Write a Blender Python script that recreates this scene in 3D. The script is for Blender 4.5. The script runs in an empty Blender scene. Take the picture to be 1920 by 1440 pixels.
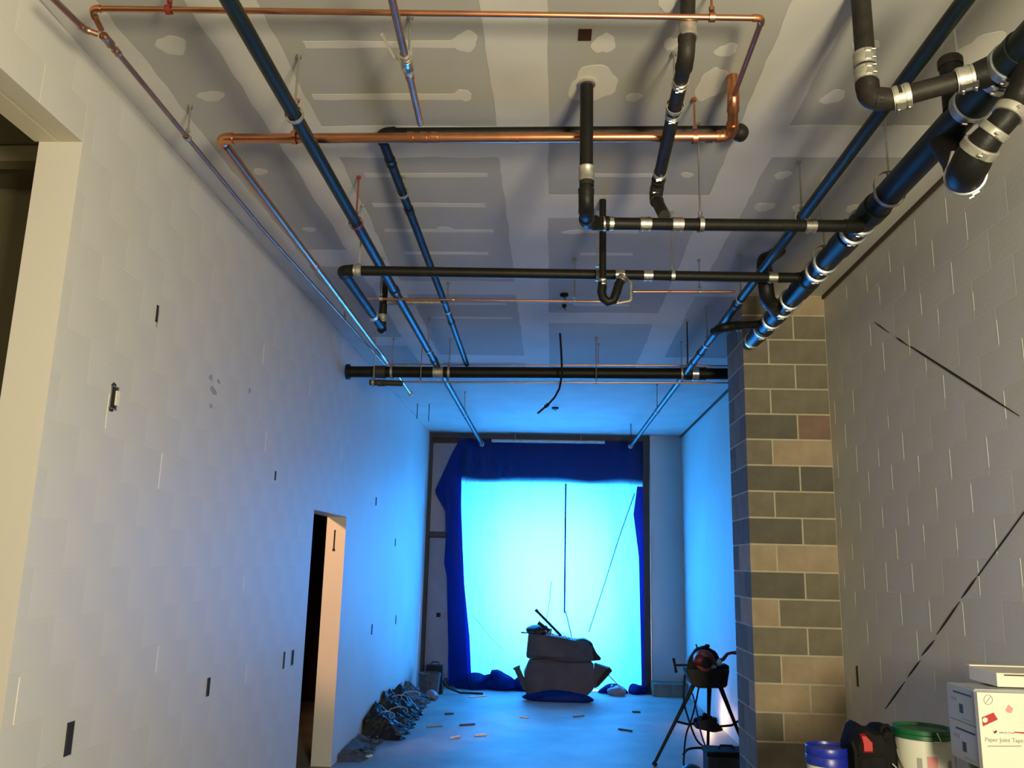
import bpy, bmesh, math, random
from mathutils import Vector, Matrix, Quaternion
random.seed(7)
C = bpy.context.scene.collection
SC = bpy.context.scene
# ------------------------------------------------------------ camera
F_PX, PITCH, YAW, ROLL, EYE = 1589.03, .209, .0492, .0238, 1.97
cy_, sy_, cp_, sp_ = math.cos(YAW), math.sin(YAW), math.cos(PITCH), math.sin(PITCH)
FW = Vector((-sy_*cp_, cy_*cp_, sp_)); RT0 = Vector((cy_, sy_, 0)); UP0 = RT0.cross(FW)
RT = RT0*math.cos(ROLL) + UP0*math.sin(ROLL); UP = -RT0*math.sin(ROLL) + UP0*math.cos(ROLL)
cd = bpy.data.cameras.new('camera'); cam = bpy.data.objects.new('camera', cd); C.objects.link(cam)
cd.sensor_width = 36; cd.lens = F_PX/1920*36; cd.clip_start = .05
cam.matrix_world = Matrix(((RT.x, UP.x, -FW.x, 0), (RT.y, UP.y, -FW.y, 0), (RT.z, UP.z, -FW.z, EYE), (0, 0, 0, 1)))
SC.camera = cam
# ------------------------------------------------------------ world, lights, exposure
SC.view_settings.view_transform = 'Standard'; SC.view_settings.look = 'None'
SC.view_settings.gamma = 1; SC.view_settings.use_curve_mapping = False
SC.view_settings.exposure = 0.0
SC.cycles.use_denoising = True
SC.cycles.max_bounces = 8; SC.cycles.diffuse_bounces = 5; SC.cycles.transmission_bounces = 6
SC.cycles.sample_clamp_indirect = 8
W = bpy.data.worlds.new('sky'); SC.world = W; W.use_nodes = True
W.node_tree.nodes['Background'].inputs[0].default_value = (.75, .88, 1, 1)
W.node_tree.nodes['Background'].inputs[1].default_value = 1.5

def light(name, kind, loc, target, energy, color, **k):
    d = bpy.data.lights.new(name, kind); d.energy = energy; d.color = color
    for a, b in k.items(): setattr(d, a, b)
    o = bpy.data.objects.new(name, d); C.objects.link(o); o.location = loc
    if target is not None: o.rotation_euler = (Vector(target)-Vector(loc)).to_track_quat('-Z', 'Y').to_euler()
    return o
light('work_light', 'AREA', (1.3, -.9, 2.2), (-.7, 5.5, 2.75), 345, (1, .875, .57), shape='SQUARE', size=.7)
light('side_room_light', 'AREA', (-4.2, .6, 3.4), (-2.5, 4.2, 2.4), 22, (1, .82, .45), size=.5)
light('daylight', 'AREA', (0, 15.5, 1.75), (0, 10, 1.6), 1250, (.95, .98, 1), shape='RECTANGLE', size=1.95, size_y=2.4)
light('doorway_lamp', 'SPOT', (-3.25, 5.9, 3.0), (-2.22, 8.72, 1.9), 520, (1, .50, .24), spot_size=.75, spot_blend=.6, shadow_soft_size=.08)
light('floor_lamp_light', 'POINT', (2.0, 11.35, .16), None, 7, (1, .62, .35), shadow_soft_size=.03)

ZC = 4.16; XL = -2.102; XR = 2.189; YF = 14.36; DP = 6.696

def P(px, py, x=None, y=None, z=None):
    """the point of the place that the photograph shows at (px, py), on the plane x=, y= or z="""
    d = FW*1.0 + RT*((px-960)/F_PX) - UP*((py-720)/F_PX)
    o = Vector((0, 0, EYE))
    t = (x/d.x) if x is not None else (y/d.y) if y is not None else ((z-EYE)/d.z)
    return o + d*t

# ------------------------------------------------------------ materials
def mat(name, col, rough=.6, metal=0., var=0., scale=8., bump=0., bscale=40., col2=None, spec=None, coat=0):
    m = bpy.data.materials.new(name); m.use_nodes = True; n = m.node_tree.nodes; l = m.node_tree.links
    b = n['Principled BSDF']; b.inputs['Roughness'].default_value = rough; b.inputs['Metallic'].default_value = metal
    if spec is not None: b.inputs['Specular IOR Level'].default_value = spec
    if coat: b.inputs['Coat Weight'].default_value = coat
    b.inputs['Base Color'].default_value = (*col, 1)
    if var or col2 or bump:
        tc = n.new('ShaderNodeTexCoord')
    if var or col2:
        no = n.new('ShaderNodeTexNoise'); no.inputs['Scale'].default_value = scale; no.inputs['Detail'].default_value = 6
        l.new(tc.outputs['Object'], no.inputs['Vector'])
        r = n.new('ShaderNodeValToRGB'); r.color_ramp.elements[0].position = .3; r.color_ramp.elements[1].position = .7
        c2 = col2 or tuple(min(1, c*(1+var)) for c in col)
        c1 = col if col2 else tuple(c*(1-var) for c in col)
        r.color_ramp.elements[0].color = (*c1, 1); r.color_ramp.elements[1].color = (*c2, 1)
        l.new(no.outputs[0], r.inputs[0]); l.new(r.outputs[0], b.inputs['Base Color'])
    if bump:
        nb = n.new('ShaderNodeTexNoise'); nb.inputs['Scale'].default_value = bscale; nb.inputs['Detail'].default_value = 5
        l.new(tc.outputs['Object'], nb.inputs['Vector'])
        bm_ = n.new('ShaderNodeBump'); bm_.inputs['Strength'].default_value = bump; bm_.inputs['Distance'].default_value = .01
        l.new(nb.outputs[0], bm_.inputs['Height']); l.new(bm_.outputs[0], b.inputs['Normal'])
    return m
M = {}
M['paint'] = mat('painted_block', (.50, .49, .46), .55, var=.05, scale=1.3, bump=.1, bscale=60)
M['paint_r'] = mat('painted_block_right', (.56, .54, .50), .6, var=.05, scale=1.1, bump=.12, bscale=60)
M['mortar_l'] = mat('painted_mortar', (.50, .48, .46), .6)
M['mortar_r'] = mat('painted_mortar_right', (.56, .54, .50), .7)
M['fresh'] = mat('fresh_mortar', (.80, .78, .72), .6)
M['board'] = mat('drywall_board', (.335, .325, .30), .85, var=.07, scale=1.2)
M['mud'] = mat('joint_compound', (.50, .48, .44), .8, var=.08, scale=2.2, bump=.1, bscale=14)
M['floor'] = mat('concrete_floor', (.21, .215, .21), .55, var=.28, scale=1.4, bump=.25, bscale=18)
M['cmu_a'] = mat('grey_block', (.175, .155, .115), .95, var=.14, scale=7, bump=.5, bscale=90)
M['cmu_b'] = mat('tan_block', (.34, .27, .185), .95, var=.14, scale=6, bump=.5, bscale=90)
M['cmu_c'] = mat('dark_block', (.115, .105, .085), .95, var=.16, scale=6, bump=.5, bscale=90)
M['cmu_d'] = mat('reddish_block', (.20, .13, .10), .95, var=.14, scale=6, bump=.5, bscale=90)
M['cmu_m'] = mat('block_mortar', (.44, .40, .30), .95, var=.1, scale=9)
M['cast'] = mat('cast_iron', (.006, .006, .0055), .5, spec=.22, var=.3, scale=12, bump=.15, bscale=60)
M['castw'] = mat('worn_cast_iron', (.008, .0075, .007), .55, col2=(.022, .018, .015), scale=13, bump=.2, spec=.22)
M['green'] = mat('dark_pipe_paint', (.006, .011, .010), .42, var=.2, scale=6, spec=.25)
M['copper'] = mat('copper', (.60, .26, .14), .30, 1., var=.12, scale=10)
M['oldcopper'] = mat('dull_copper', (.34, .20, .15), .38, .9, var=.2, scale=10)
M['steel'] = mat('steel', (.62, .60, .56), .28, 1., var=.1, scale=20)
M['zinc'] = mat('zinc_rod', (.30, .30, .29), .45, .8)
M['dull'] = mat('dull_steel', (.36, .35, .32), .5, .7, var=.2, scale=30)
M['galv'] = mat('clamp_band', (.34, .37, .42), .38, .85, var=.12, scale=14)
M['black'] = mat('black_plastic', (.007, .007, .008), .6, var=.2, spec=.2)
M['blackbag'] = mat('black_bag', (.008, .009, .011), .5, var=.3, scale=10, bump=.4, bscale=20, spec=.3)
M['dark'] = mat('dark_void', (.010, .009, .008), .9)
M['brown'] = mat('dark_brown_metal', (.022, .015, .012), .6, var=.2)
M['rust'] = mat('red_paint', (.16, .015, .012), .45, var=.3, scale=20)
M['red'] = mat('red_plastic', (.36, .018, .02), .45)
M['white'] = mat('white_board', (.66, .63, .56), .6, var=.03, scale=5)
M['shaded_card'] = mat('shade_grey_card', (.34, .37, .41), .7, var=.04, scale=4)  # grey tone carries the shade on the carton sides
M['bucket'] = mat('white_bucket', (.60, .60, .53), .4, var=.04, scale=4)
M['glid'] = mat('green_lid', (.004, .09, .03), .45)
M['blid'] = mat('blue_lid', (.008, .02, .30), .35)
M['pink'] = mat('pink_label', (.62, .25, .24), .6)
M['ink'] = mat('printed_ink', (.03, .03, .035), .7)
M['greyink'] = mat('grey_ink', (.28, .28, .28), .7)
M['wood'] = mat('wood', (.20, .15, .10), .7, var=.25, scale=12)
M['olive'] = mat('olive_plaster', (.17, .15, .095), .9, var=.06, scale=2)
M['dark_mark'] = mat('black_mark', (.02, .017, .015), .9)
M['poly'] = mat('grey_poly_sheet', (.16, .17, .21), .45, var=.1, scale=3, bump=.5, bscale=6)
M['box'] = mat('weathered_cardboard', (.045, .048, .052), .9, var=.2, scale=5, bump=.3, bscale=14)
M['caulk'] = mat('joint_caulk', (.055, .035, .02), .9)
M['jamb'] = mat('warm_jamb_paint', (.52, .47, .38), .7, var=.04, scale=3)
M['fabric'] = mat('black_fabric', (.012, .012, .013), .95, spec=.04, var=.2)
M['hole'] = mat('dark_brown_cavity', (.045, .022, .018), 1., spec=0.)
M['dust'] = mat('debris', (.06, .065, .07), .9, var=.5, scale=30, bump=.6, bscale=40)

def tarp_mat(name, col, trans, w):
    m = bpy.data.materials.new(name); m.use_nodes = True; n = m.node_tree.nodes; l = m.node_tree.links
    n.remove(n['Principled BSDF']); out = n['Material Output']
    d = n.new('ShaderNodeBsdfDiffuse'); d.inputs[0].default_value = (*col, 1)
    t = n.new('ShaderNodeBsdfTranslucent'); t.inputs[0].default_value = (*trans, 1)
    g = n.new('ShaderNodeBsdfGlossy'); g.inputs[0].default_value = (.5, .55, .6, 1); g.inputs['Roughness'].default_value = .4
    x = n.new('ShaderNodeMixShader'); x.inputs[0].default_value = w
    y = n.new('ShaderNodeMixShader'); y.inputs[0].default_value = .008
    tc = n.new('ShaderNodeTexCoord'); mp = n.new('ShaderNodeMapping'); mp.inputs['Scale'].default_value = (2.2, 1, .7)
    no = n.new('ShaderNodeTexNoise'); no.inputs['Scale'].default_value = 1.6; no.inputs['Detail'].default_value = 4
    bu = n.new('ShaderNodeBump'); bu.inputs['Strength'].default_value = .5; bu.inputs['Distance'].default_value = .1
    l.new(tc.outputs['Object'], mp.inputs[0]); l.new(mp.outputs[0], no.inputs['Vector']); l.new(no.outputs[0], bu.inputs['Height'])
    for s in (d, t, g): l.new(bu.outputs[0], s.inputs['Normal'])
    l.new(d.outputs[0], x.inputs[1]); l.new(t.outputs[0], x.inputs[2])
    l.new(x.outputs[0], y.inputs[1]); l.new(g.outputs[0], y.inputs[2]); l.new(y.outputs[0], out.inputs[0])
    return m
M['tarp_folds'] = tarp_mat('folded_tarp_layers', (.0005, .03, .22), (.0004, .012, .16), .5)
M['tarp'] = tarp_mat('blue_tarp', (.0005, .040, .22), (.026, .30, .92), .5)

# ------------------------------------------------------------ mesh helpers
def finish(name, bm, m, parent=None, smooth=False):
    me = bpy.data.meshes.new(name); bm.normal_update(); bm.to_mesh(me); bm.free()
    if smooth:
        for p in me.polygons: p.use_smooth = True
        try: me.set_sharp_from_angle(angle=math.radians(40))
        except Exception: pass
    if m is not None: me.materials.append(M[m] if isinstance(m, str) else m)
    o = bpy.data.objects.new(name, me); C.objects.link(o)
    if parent is not None:
        o.parent = parent; o.matrix_parent_inverse = Matrix.Identity(4)
        o.location = -parent.location
    return o
def empty(name, loc, label, cat, group=None):
    o = bpy.data.objects.new(name, None); C.objects.link(o); o.location = loc; o.empty_display_size = .1
    o['label'] = label; o['category'] = cat
    if group: o['group'] = group
    return o
def tag(o, label=None, cat=None, group=None, kind=None):
    for k, v in (('label', label), ('category', cat), ('group', group), ('kind', kind)):
        if v: o[k] = v
    return o
def add_box(bm, a, b, rot=None, bevel=0):
    a, b = Vector(a), Vector(b); c = (a+b)/2; s = b-a
    r = bmesh.ops.create_cube(bm, size=1)
    vs = r['verts']
    for v in vs: v.co = Vector((v.co.x*s.x, v.co.y*s.y, v.co.z*s.z))
    if bevel:
        es = list({e for v in vs for e in v.link_edges})
        rr = bmesh.ops.bevel(bm, geom=es, offset=bevel, segments=2, affect='EDGES', profile=.6)
        vs = list({v for f in rr['faces'] for v in f.verts} | {v for v in vs if v.is_valid})
    for v in vs:
        if rot is not None: v.co = rot @ v.co
        v.co += c
    return vs
def box(name, a, b, m, parent=None, rot=None, bevel=0):
    bm = bmesh.new(); add_box(bm, a, b, rot, bevel); return finish(name, bm, m, parent)
def frames(pts):
    ts = []
    for i in range(len(pts)):
        a = pts[max(0, i-1)]; b = pts[min(len(pts)-1, i+1)]; ts.append((b-a).normalized())
    n = ts[0].orthogonal().normalized(); out = []
    for i, t in enumerate(ts):
        if i: 
            q = ts[i-1].rotation_difference(t); n = q @ n
        n = (n - t*n.dot(t)).normalized(); out.append((n, t.cross(n)))
    return out
def add_tube(bm, pts, r, n=18, cap=True):
    pts = [Vector(p) for p in pts]; fr = frames(pts); rings = []
    for i, p in enumerate(pts):
        rr = r[i] if isinstance(r, (list, tuple)) else r
        rings.append([bm.verts.new(p + (fr[i][0]*math.cos(2*math.pi*k/n) + fr[i][1]*math.sin(2*math.pi*k/n))*rr) for k in range(n)])
    for a, b in zip(rings, rings[1:]):
        for k in range(n): bm.faces.new((a[k], a[(k+1) % n], b[(k+1) % n], b[k]))
    if cap: bm.faces.new(rings[0][::-1]); bm.faces.new(rings[-1])
def tube(name, pts, r, m, parent=None, n=18):
    bm = bmesh.new(); add_tube(bm, pts, r, n); return finish(name, bm, m, parent, True)
def lathe(name, c, prof, m, parent=None, n=40, axis=Vector((0, 0, 1))):
    pts = [Vector(c)+axis*h for r, h in prof]
    bm = bmesh.new(); x = axis.orthogonal().normalized(); y = axis.cross(x); rings = []
    for (r, h) in prof:
        rings.append([bm.verts.new(Vector(c)+axis*h+(x*math.cos(2*math.pi*k/n)+y*math.sin(2*math.pi*k/n))*max(r, .0005)) for k in range(n)])
    for a, b in zip(rings, rings[1:]):
        for k in range(n): bm.faces.new((a[k], a[(k+1) % n], b[(k+1) % n], b[k]))
    bm.faces.new(rings[0][::-1]); bm.faces.new(rings[-1])
    return finish(name, bm, m, parent, True)
def arc(a, c, b, rad):
    """rounded corner at c between a and b"""
    u = (a-c).normalized(); v = (b-c).normalized(); ang = u.angle(v)
    d = min(rad/math.tan(ang/2), (a-c).length*.49, (b-c).length*.49) if ang < 3.1 else .0
    if d < 1e-4: return [c]
    p0, p1 = c+u*d, c+v*d; out = []
    for i in range(9):
        t = i/8; out.append(p0*(1-t)**2 + c*2*t*(1-t) + p1*t*t)
    return out
def run(parent, pts, r, m, er=None, fit=1.14, name='pipe', ename='elbow', em=None, n=18):
    """a pipe run along corner points: straight lengths and elbows, each its own part"""
    pts = [Vector(p) for p in pts]; er = er or r*2.2; starts = pts[0]
    for i in range(1, len(pts)):
        last = i == len(pts)-1
        if last: tube(name, [starts, pts[i]], r, m, parent, n); break
        a = arc(pts[i-1], pts[i], pts[i+1], er)
        if len(a) == 1: tube(name, [starts, pts[i]], r, m, parent, n); starts = pts[i]; continue
        tube(name, [starts, a[0]], r, m, parent, n)
        d0 = (a[0]-pts[i]).normalized(); d1 = (a[-1]-pts[i]).normalized(); R2 = r*fit
        bm = bmesh.new()
        add_tube(bm, [a[0]+d0*r*.8, a[0]+d0*r*.2] + a + [a[-1]+d1*r*.2, a[-1]+d1*r*.8], [R2*1.05, R2*1.05]+[R2]*len(a)+[R2*1.05, R2*1.05], n)
        finish(ename, bm, em or m, parent, True); starts = a[-1]
def sleeve(parent, c, d, r, length, m, name='coupling'):
    d = Vector(d).normalized(); c = Vector(c); h = length/2
    bm = bmesh.new(); add_tube(bm, [c-d*h, c-d*h*.7, c-d*h*.65, c+d*h*.65, c+d*h*.7, c+d*h], [r, r, r*.96, r*.96, r, r], 22)
    return finish(name, bm, m, parent, True)
def clamp(parent, c, d, r, length=.055, m='steel', toward=None):
    """no-hub coupling: shield with two raised bands and screw housings turned to the viewer's side"""
    c = Vector(c); d = Vector(d).normalized(); h = length/2; R = r*1.1
    bm = bmesh.new()
    add_tube(bm, [c-d*h, c+d*h], R, 24)
    for s in (-.6, .6):
        add_tube(bm, [c+d*h*(s-.25), c+d*h*(s+.25)], R*1.05, 24)
    o = finish('coupling', bm, m, parent, True)
    t = Vector(toward) if toward is not None else Vector((0, -.5, -.85))
    t = (t - d*t.dot(d)).normalized(); w = d.cross(t)
    q = Matrix((d, w, t)).transposed()
    bm = bmesh.new()
    for s in (-.6, .6):
        cc = c+d*h*s+t*(R*1.08)
        add_box(bm, cc-Vector((h*.22, R*.3, R*.1)), cc+Vector((h*.22, R*.3, R*.14)), q, .001)
        add_tube(bm, [cc+w*R*.28+t*R*.05, cc+w*R*.6+t*R*.05], R*.11, 8)
    add_box(bm, c+t*R*1.03-Vector((h*.85, R*.2, R*.03)), c+t*R*1.03+Vector((h*.85, R*.2, R*.03)), q)
    s_ = finish('screw_housing', bm, 'steel', parent); s_.parent = o; s_.location = (0, 0, 0)
    return o
def band(parent, c, d, r, length=.03, m='galv'):
    c = Vector(c); d = Vector(d).normalized(); h = length/2
    bm = bmesh.new(); add_tube(bm, [c-d*h, c-d*h*.8, c+d*h*.8, c+d*h], [r*1.05, r*1.11, r*1.11, r*1.05], 30)
    o = finish('band_clamp', bm, m, parent, True)
    t = Vector((-.1, -.75, -.7)); t = (t-d*t.dot(d)).normalized(); w = d.cross(t); q = Matrix((d, w, t)).transposed(); cc = c+t*r*1.14
    bm = bmesh.new(); add_box(bm, cc-Vector((h*.7, r*.2, r*.06)), cc+Vector((h*.7, r*.2, r*.08)), q, .001)
    add_tube(bm, [cc+w*r*.15+t*r*.08, cc+w*r*.4+t*r*.08], r*.08, 8)
    s_ = finish('screw_housing', bm, 'steel', parent); s_.parent = o; s_.location = (0, 0, 0)
    return o
HG = 'threaded rod hangers on the ceiling'
def hanger(c, d, r, label, m='zinc', style='ring', top=None):
    """threaded rod from the ceiling holding a ring or clevis around a pipe at c"""
    c = Vector(c); d = Vector(d).normalized(); top = top or ZC
    t = empty('pipe_hanger', (c.x, c.y, top), label, 'hanger')
    R = r*1.12+.003
    tube('rod', [Vector((c.x, c.y, top)), Vector((c.x, c.y, c.z+R+.01))], .0048, m, t, 8)
    lathe('anchor', (c.x, c.y, top-.018), [(.006, 0), (.012, .002), (.012, .018)], m, t, 8)
    lathe('nut', (c.x, c.y, c.z+R+.012), [(.011, 0), (.011, .016)], m, t, 6)
    up = Vector((0, 0, 1)); side = d.cross(up).normalized(); u2 = side.cross(d).normalized()
    bm = bmesh.new(); n = 24; wd = .011; th = .003; rings = []
    for k in range(n):
        a = 2*math.pi*k/n; v = side*math.cos(a)+u2*math.sin(a)
        sc = 1 if style == 'ring' or math.sin(a) < .2 else 1+.6*(math.sin(a)-.2)
        rings.append([bm.verts.new(c+v*R*sc+d*wd), bm.verts.new(c+v*R*sc-d*wd), bm.verts.new(c+v*(R*sc+th)-d*wd), bm.verts.new(c+v*(R*sc+th)+d*wd)])
    for k in range(n):
        a, b = rings[k], rings[(k+1) % n]
        for j in range(4): bm.faces.new((a[j], a[(j+1) % 4], b[(j+1) % 4], b[j]))
    finish('ring', bm, m if m != 'zinc' else 'dull', t, True)
    return t
def blob(name, c, s, m, parent=None, seed=0, amp=.18, sub=3, flat=None, sq=0.):
    rr = random.Random(seed); bm = bmesh.new(); bmesh.ops.create_icosphere(bm, subdivisions=sub, radius=1)
    ph = [(Vector((rr.uniform(-1, 1), rr.uniform(-1, 1), rr.uniform(-1, 1)))*rr.uniform(2, 6), rr.uniform(0, 6)) for _ in range(7)]
    for v in bm.verts:
        p = v.co.copy(); k = 1+sum(math.sin(p.dot(a)+b) for a, b in ph)*amp/2.6
        if sq:
            mx = max(abs(p.x), abs(p.y), abs(p.z)); p = p*(1-sq)+p/mx*sq
        v.co = Vector((p.x*s[0], p.y*s[1], p.z*s[2]))*k
        if flat is not None and v.co.z < -s[2]*flat: v.co.z = -s[2]*flat
        v.co += Vector(c)
    return finish(name, bm, m, parent, True)

# ------------------------------------------------------------ room shell
def S(o): o['kind'] = 'structure'; return o
S(box('floor', (-6.5, -5, -.15), (2.6, 16.8, 0), 'floor'))
S(box('ceiling', (-2.32, -5, ZC), (2.6, 14.9, ZC+.2), 'board'))
ceiling = bpy.data.objects['ceiling']
# masonry: blocks with recessed joints; wall core holds the mortar
CO, BL, J = .2032, .4064, .0085
mesh_cache = {}
def block_obj(parent, a, b, m, name='block'):
    a, b = Vector(a), Vector(b); s = b-a; key = (round(s.x, 3), round(s.y, 3), round(s.z, 3), m)
    if key not in mesh_cache:
        bm = bmesh.new(); add_box(bm, -s/2, s/2)
        bmesh.ops.bevel(bm, geom=list(bm.edges), offset=.0008, segments=1, affect='EDGES')
        me = bpy.data.meshes.new('block'); bm.to_mesh(me); bm.free(); me.materials.append(M[m]); mesh_cache[key] = me
    o = bpy.data.objects.new(name, mesh_cache[key]); C.objects.link(o); o.parent = parent; o.location = (a+b)/2
    return o
def clip(y0, y1, z0, z1, holes):
    rs = [(y0, y1, z0, z1)]
    for h in holes:
        nr = []
        for r in rs:
            a, b, c, d = max(r[0], h[0]), min(r[1], h[1]), max(r[2], h[2]), min(r[3], h[3])
            if a >= b or c >= d: nr.append(r); continue
            if r[0] < a: nr.append((r[0], a, r[2], r[3]))
            if r[1] > b: nr.append((b, r[1], r[2], r[3]))
            if r[2] < c: nr.append((a, b, r[2], c))
            if r[3] > d: nr.append((a, b, d, r[3]))
        rs = nr
    return [r for r in rs if r[1]-r[0] > .03 and r[3]-r[2] > .03]
def block_wall(parent, x0, x1, ya, yb, holes, m, zoff, yoff, limit=300, streaks=.05, J=.0025, JZ=.002):
    out = []; k = 0; z = zoff-CO
    while z < ZC:
        y = ya-BL+(BL/2 if k % 2 else 0)+yoff
        while y < yb:
            a, b = max(y, ya), min(y+BL, yb); c, d = max(z, 0), min(z+CO, ZC)
            if b-a > .03 and d-c > .03: out += clip(a, b, c, d, holes)
            y += BL
        z += CO; k += 1
    cxy = lambda r: math.hypot(x0 if abs(x0) < abs(x1) else x1, (r[0]+r[1])/2, ) + (2 if (r[0]+r[1])/2 < 3.0 else 0) + (1.5 if (r[2] < .8 and r[1] < 6) else 0)
    out.sort(key=cxy)
    for r in out[:limit]:
        block_obj(parent, (x0, r[0]+J/2, r[2]+JZ/2), (x1, r[1]-J/2, r[3]-JZ/2), m)
    rr = random.Random(5)
    x = x1 if parent.name == 'wall_left' else x0; sg = 1 if parent.name == 'wall_left' else -1
    for r in out[:limit]:
        if rr.random() < streaks and r[3]-r[2] > .15 and r[1]-r[0] > .3:
            h = rr.uniform(.4, .95)*(r[3]-r[2]); z0 = r[2]+rr.uniform(0, r[3]-r[2]-h); box('mortar_joint', (x-.001, r[0]-.004, z0), (x+.001, r[0]+rr.uniform(.001, .004), z0+h), 'fresh', parent)
    rest = out[limit:]
    if rest:
        bm = bmesh.new()
        for r in rest: add_box(bm, (x0, r[0]+J/2, r[2]+JZ/2), (x1, r[1]-J/2, r[3]-JZ/2))
        tag(finish('block_courses', bm, m, parent), kind='stuff')
def core(name, x0, x1, rects, m):
    bm = bmesh.new()
    for y0, y1, z0, z1 in rects: add_box(bm, (x0, y0, z0), (x1, y1, z1))
    return S(finish(name, bm, m))
TH = .2; OY, OZ = 3.372, 3.76; D0, D1, DZ = 7.513, 8.735, 2.40; e = .0004
holes = [(-9, OY, -1, OZ), (D0, D1, -1, DZ)]
wl = core('wall_left', XL-TH+e, XL-e, [(OY+e, D0-e, 0, ZC), (D1+e, 15.1, 0, ZC), (D0-e, D1+e, DZ+e, ZC), (-5, OY+e, OZ+.2, ZC)], 'mortar_l')
block_wall(wl, XL-TH, XL, -5, 15.0, holes, 'paint', .08, .12)
# lintel over the wide opening: two beams side by side, the groove between them shows from below
for a, b in ((XL-TH-.02, XL-TH*.57), (XL-TH*.5, XL-.001)):
    o = box('lintel_beam', (a, -5, OZ), (b, OY, OZ+.2), 'jamb', wl, bevel=.002)
# warm painted reveal of the small doorway and the wide opening
wr = core('wall_right', XR+.0005, XR+.2, [(-5, 15.1, 0, ZC)], 'mortar_r')
block_wall(wr, XR, XR+.12, -5, 15.0, [(-9, 1.8, -1, 9)], 'paint_r', .02, .20, 300, .6, .004, .002)
S(box('wall_rear', (-6.5, -5.2, 0), (2.6, -5, ZC), 'olive'))
# side room behind the left openings
S(box('wall_side_room', (-6.5, 4.72, 0), (XL-TH-.001, 4.9, ZC), 'olive'))
S(box('wall_side_room_end', (-6.7, -5, 0), (-6.5, 16.8, ZC), 'olive'))
S(box('ceiling_side_room', (-6.5, -5, ZC), (-2.32, 14.9, ZC+.2), 'olive'))
S(box('beam_side_room', (-6.5, 4.15, ZC-.10), (XL-TH-.01, 4.25, ZC-.01), 'olive'))
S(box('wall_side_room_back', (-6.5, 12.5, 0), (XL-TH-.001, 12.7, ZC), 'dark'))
# ceiling/wall joints
S(tag(box('trim_1', (XR-.016, 1.5, ZC-.03), (XR-.001, DP, ZC-.001), 'caulk')))
S(tag(box('trim_2', (XR-.02, DP+.7, ZC-.03), (XR-.001, YF, ZC-.001), 'caulk')))
# joint compound over the ceiling drywall (real thickness, feathered outline)
def mud(name, x0, x1, y0, y1, seed, rough=.012, n=None, th=.0025):
    rr = random.Random(seed); L = max(x1-x0, y1-y0); pts = []
    def edge(a, b, m_):
        for i in range(m_):
            t = i/m_; pts.append((a[0]+(b[0]-a[0])*t, a[1]+(b[1]-a[1])*t))
    nx = max(3, int((x1-x0)/.09)); ny = max(3, int((y1-y0)/.09))
    edge((x0, y0), (x1, y0), nx); edge((x1, y0), (x1, y1), ny); edge((x1, y1), (x0, y1), nx); edge((x0, y1), (x0, y0), ny)
    w = 0; bm = bmesh.new(); vs = []
    for (x, y) in pts:
        w = w*.7+rr.uniform(-.45, .45)*rough; w2 = rr.uniform(-.4, .4)*rough
        vs.append((x+w, y+w+w2))
    lo = [bm.verts.new((x, y, ZC-th*.5)) for x, y in vs]; hi = [bm.verts.new((x, y, ZC+.001)) for x, y in vs]
    bm.faces.new(lo)
    for i in range(len(lo)): j = (i+1) % len(lo); bm.faces.new((lo[i], lo[j], hi[j], hi[i]))
    bmesh.ops.triangulate(bm, faces=[f for f in bm.faces if len(f.verts) > 4])
    return finish(name, bm, 'mud', ceiling)
def mudblob(px, py, w, h, seed):
    c = P(px, py, z=ZC); a = P(px-w/2, py, z=ZC); b = P(px, py-h/2, z=ZC)
    rx = abs(c.x-a.x); ry = abs(c.y-b.y); rr = random.Random(seed); ph = [rr.uniform(0, 6) for _ in range(4)]
    bm = bmesh.new(); lo = []; hi = []
    for k in range(28):
        t = 2*math.pi*k/28; q = 1+.14*math.sin(2*t+ph[0])+.1*math.sin(3*t+ph[1])+.05*math.sin(7*t+ph[2])
        x, y = c.x+rx*q*math.cos(t), c.y+ry*q*math.sin(t)
        lo.append(bm.verts.new((x, y, ZC-.0016))); hi.append(bm.verts.new((x, y, ZC+.001)))
    bm.faces.new(lo)
    for i in range(28): j = (i+1) % 28; bm.faces.new((lo[i], lo[j], hi[j], hi[i]))
    return finish('joint_compound_patch', bm, 'mud', ceiling)
mud('joint_compound_band', XL, -1.87, 1.5, 9.6, 1, .02)
mud('joint_compound_band', -1.50, -1.22, 1.5, 9.6, 2, .02)
mud('joint_compound_band', -.31, -.045, 1.5, 9.6, 3, .012)
mud('joint_compound_band', .92, 1.17, 1.5, 9.6, 4, .014)
mud('joint_compound_band', 2.02, XR, 1.5, 9.6, 5, .01)
mud('joint_compound_skim', XL, XR, 9.4, 14.33, 6, .03, th=.0022)
sd = 20
for x0, x1, ys in ((-1.88, -1.49, (2.35, 5.9, 8.3)), (-1.23, -.30, (4.13, 6.57, 9.0)), (-.05, .93, (2.6, 4.96, 7.4)), (1.16, 2.03, (4.13, 6.57, 9.0))):
    for y in ys:
        sd += 1; mud('joint_compound_band', x0-.02, x1+.02, y-.17, y+.17, sd, .012, th=.0022)
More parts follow.
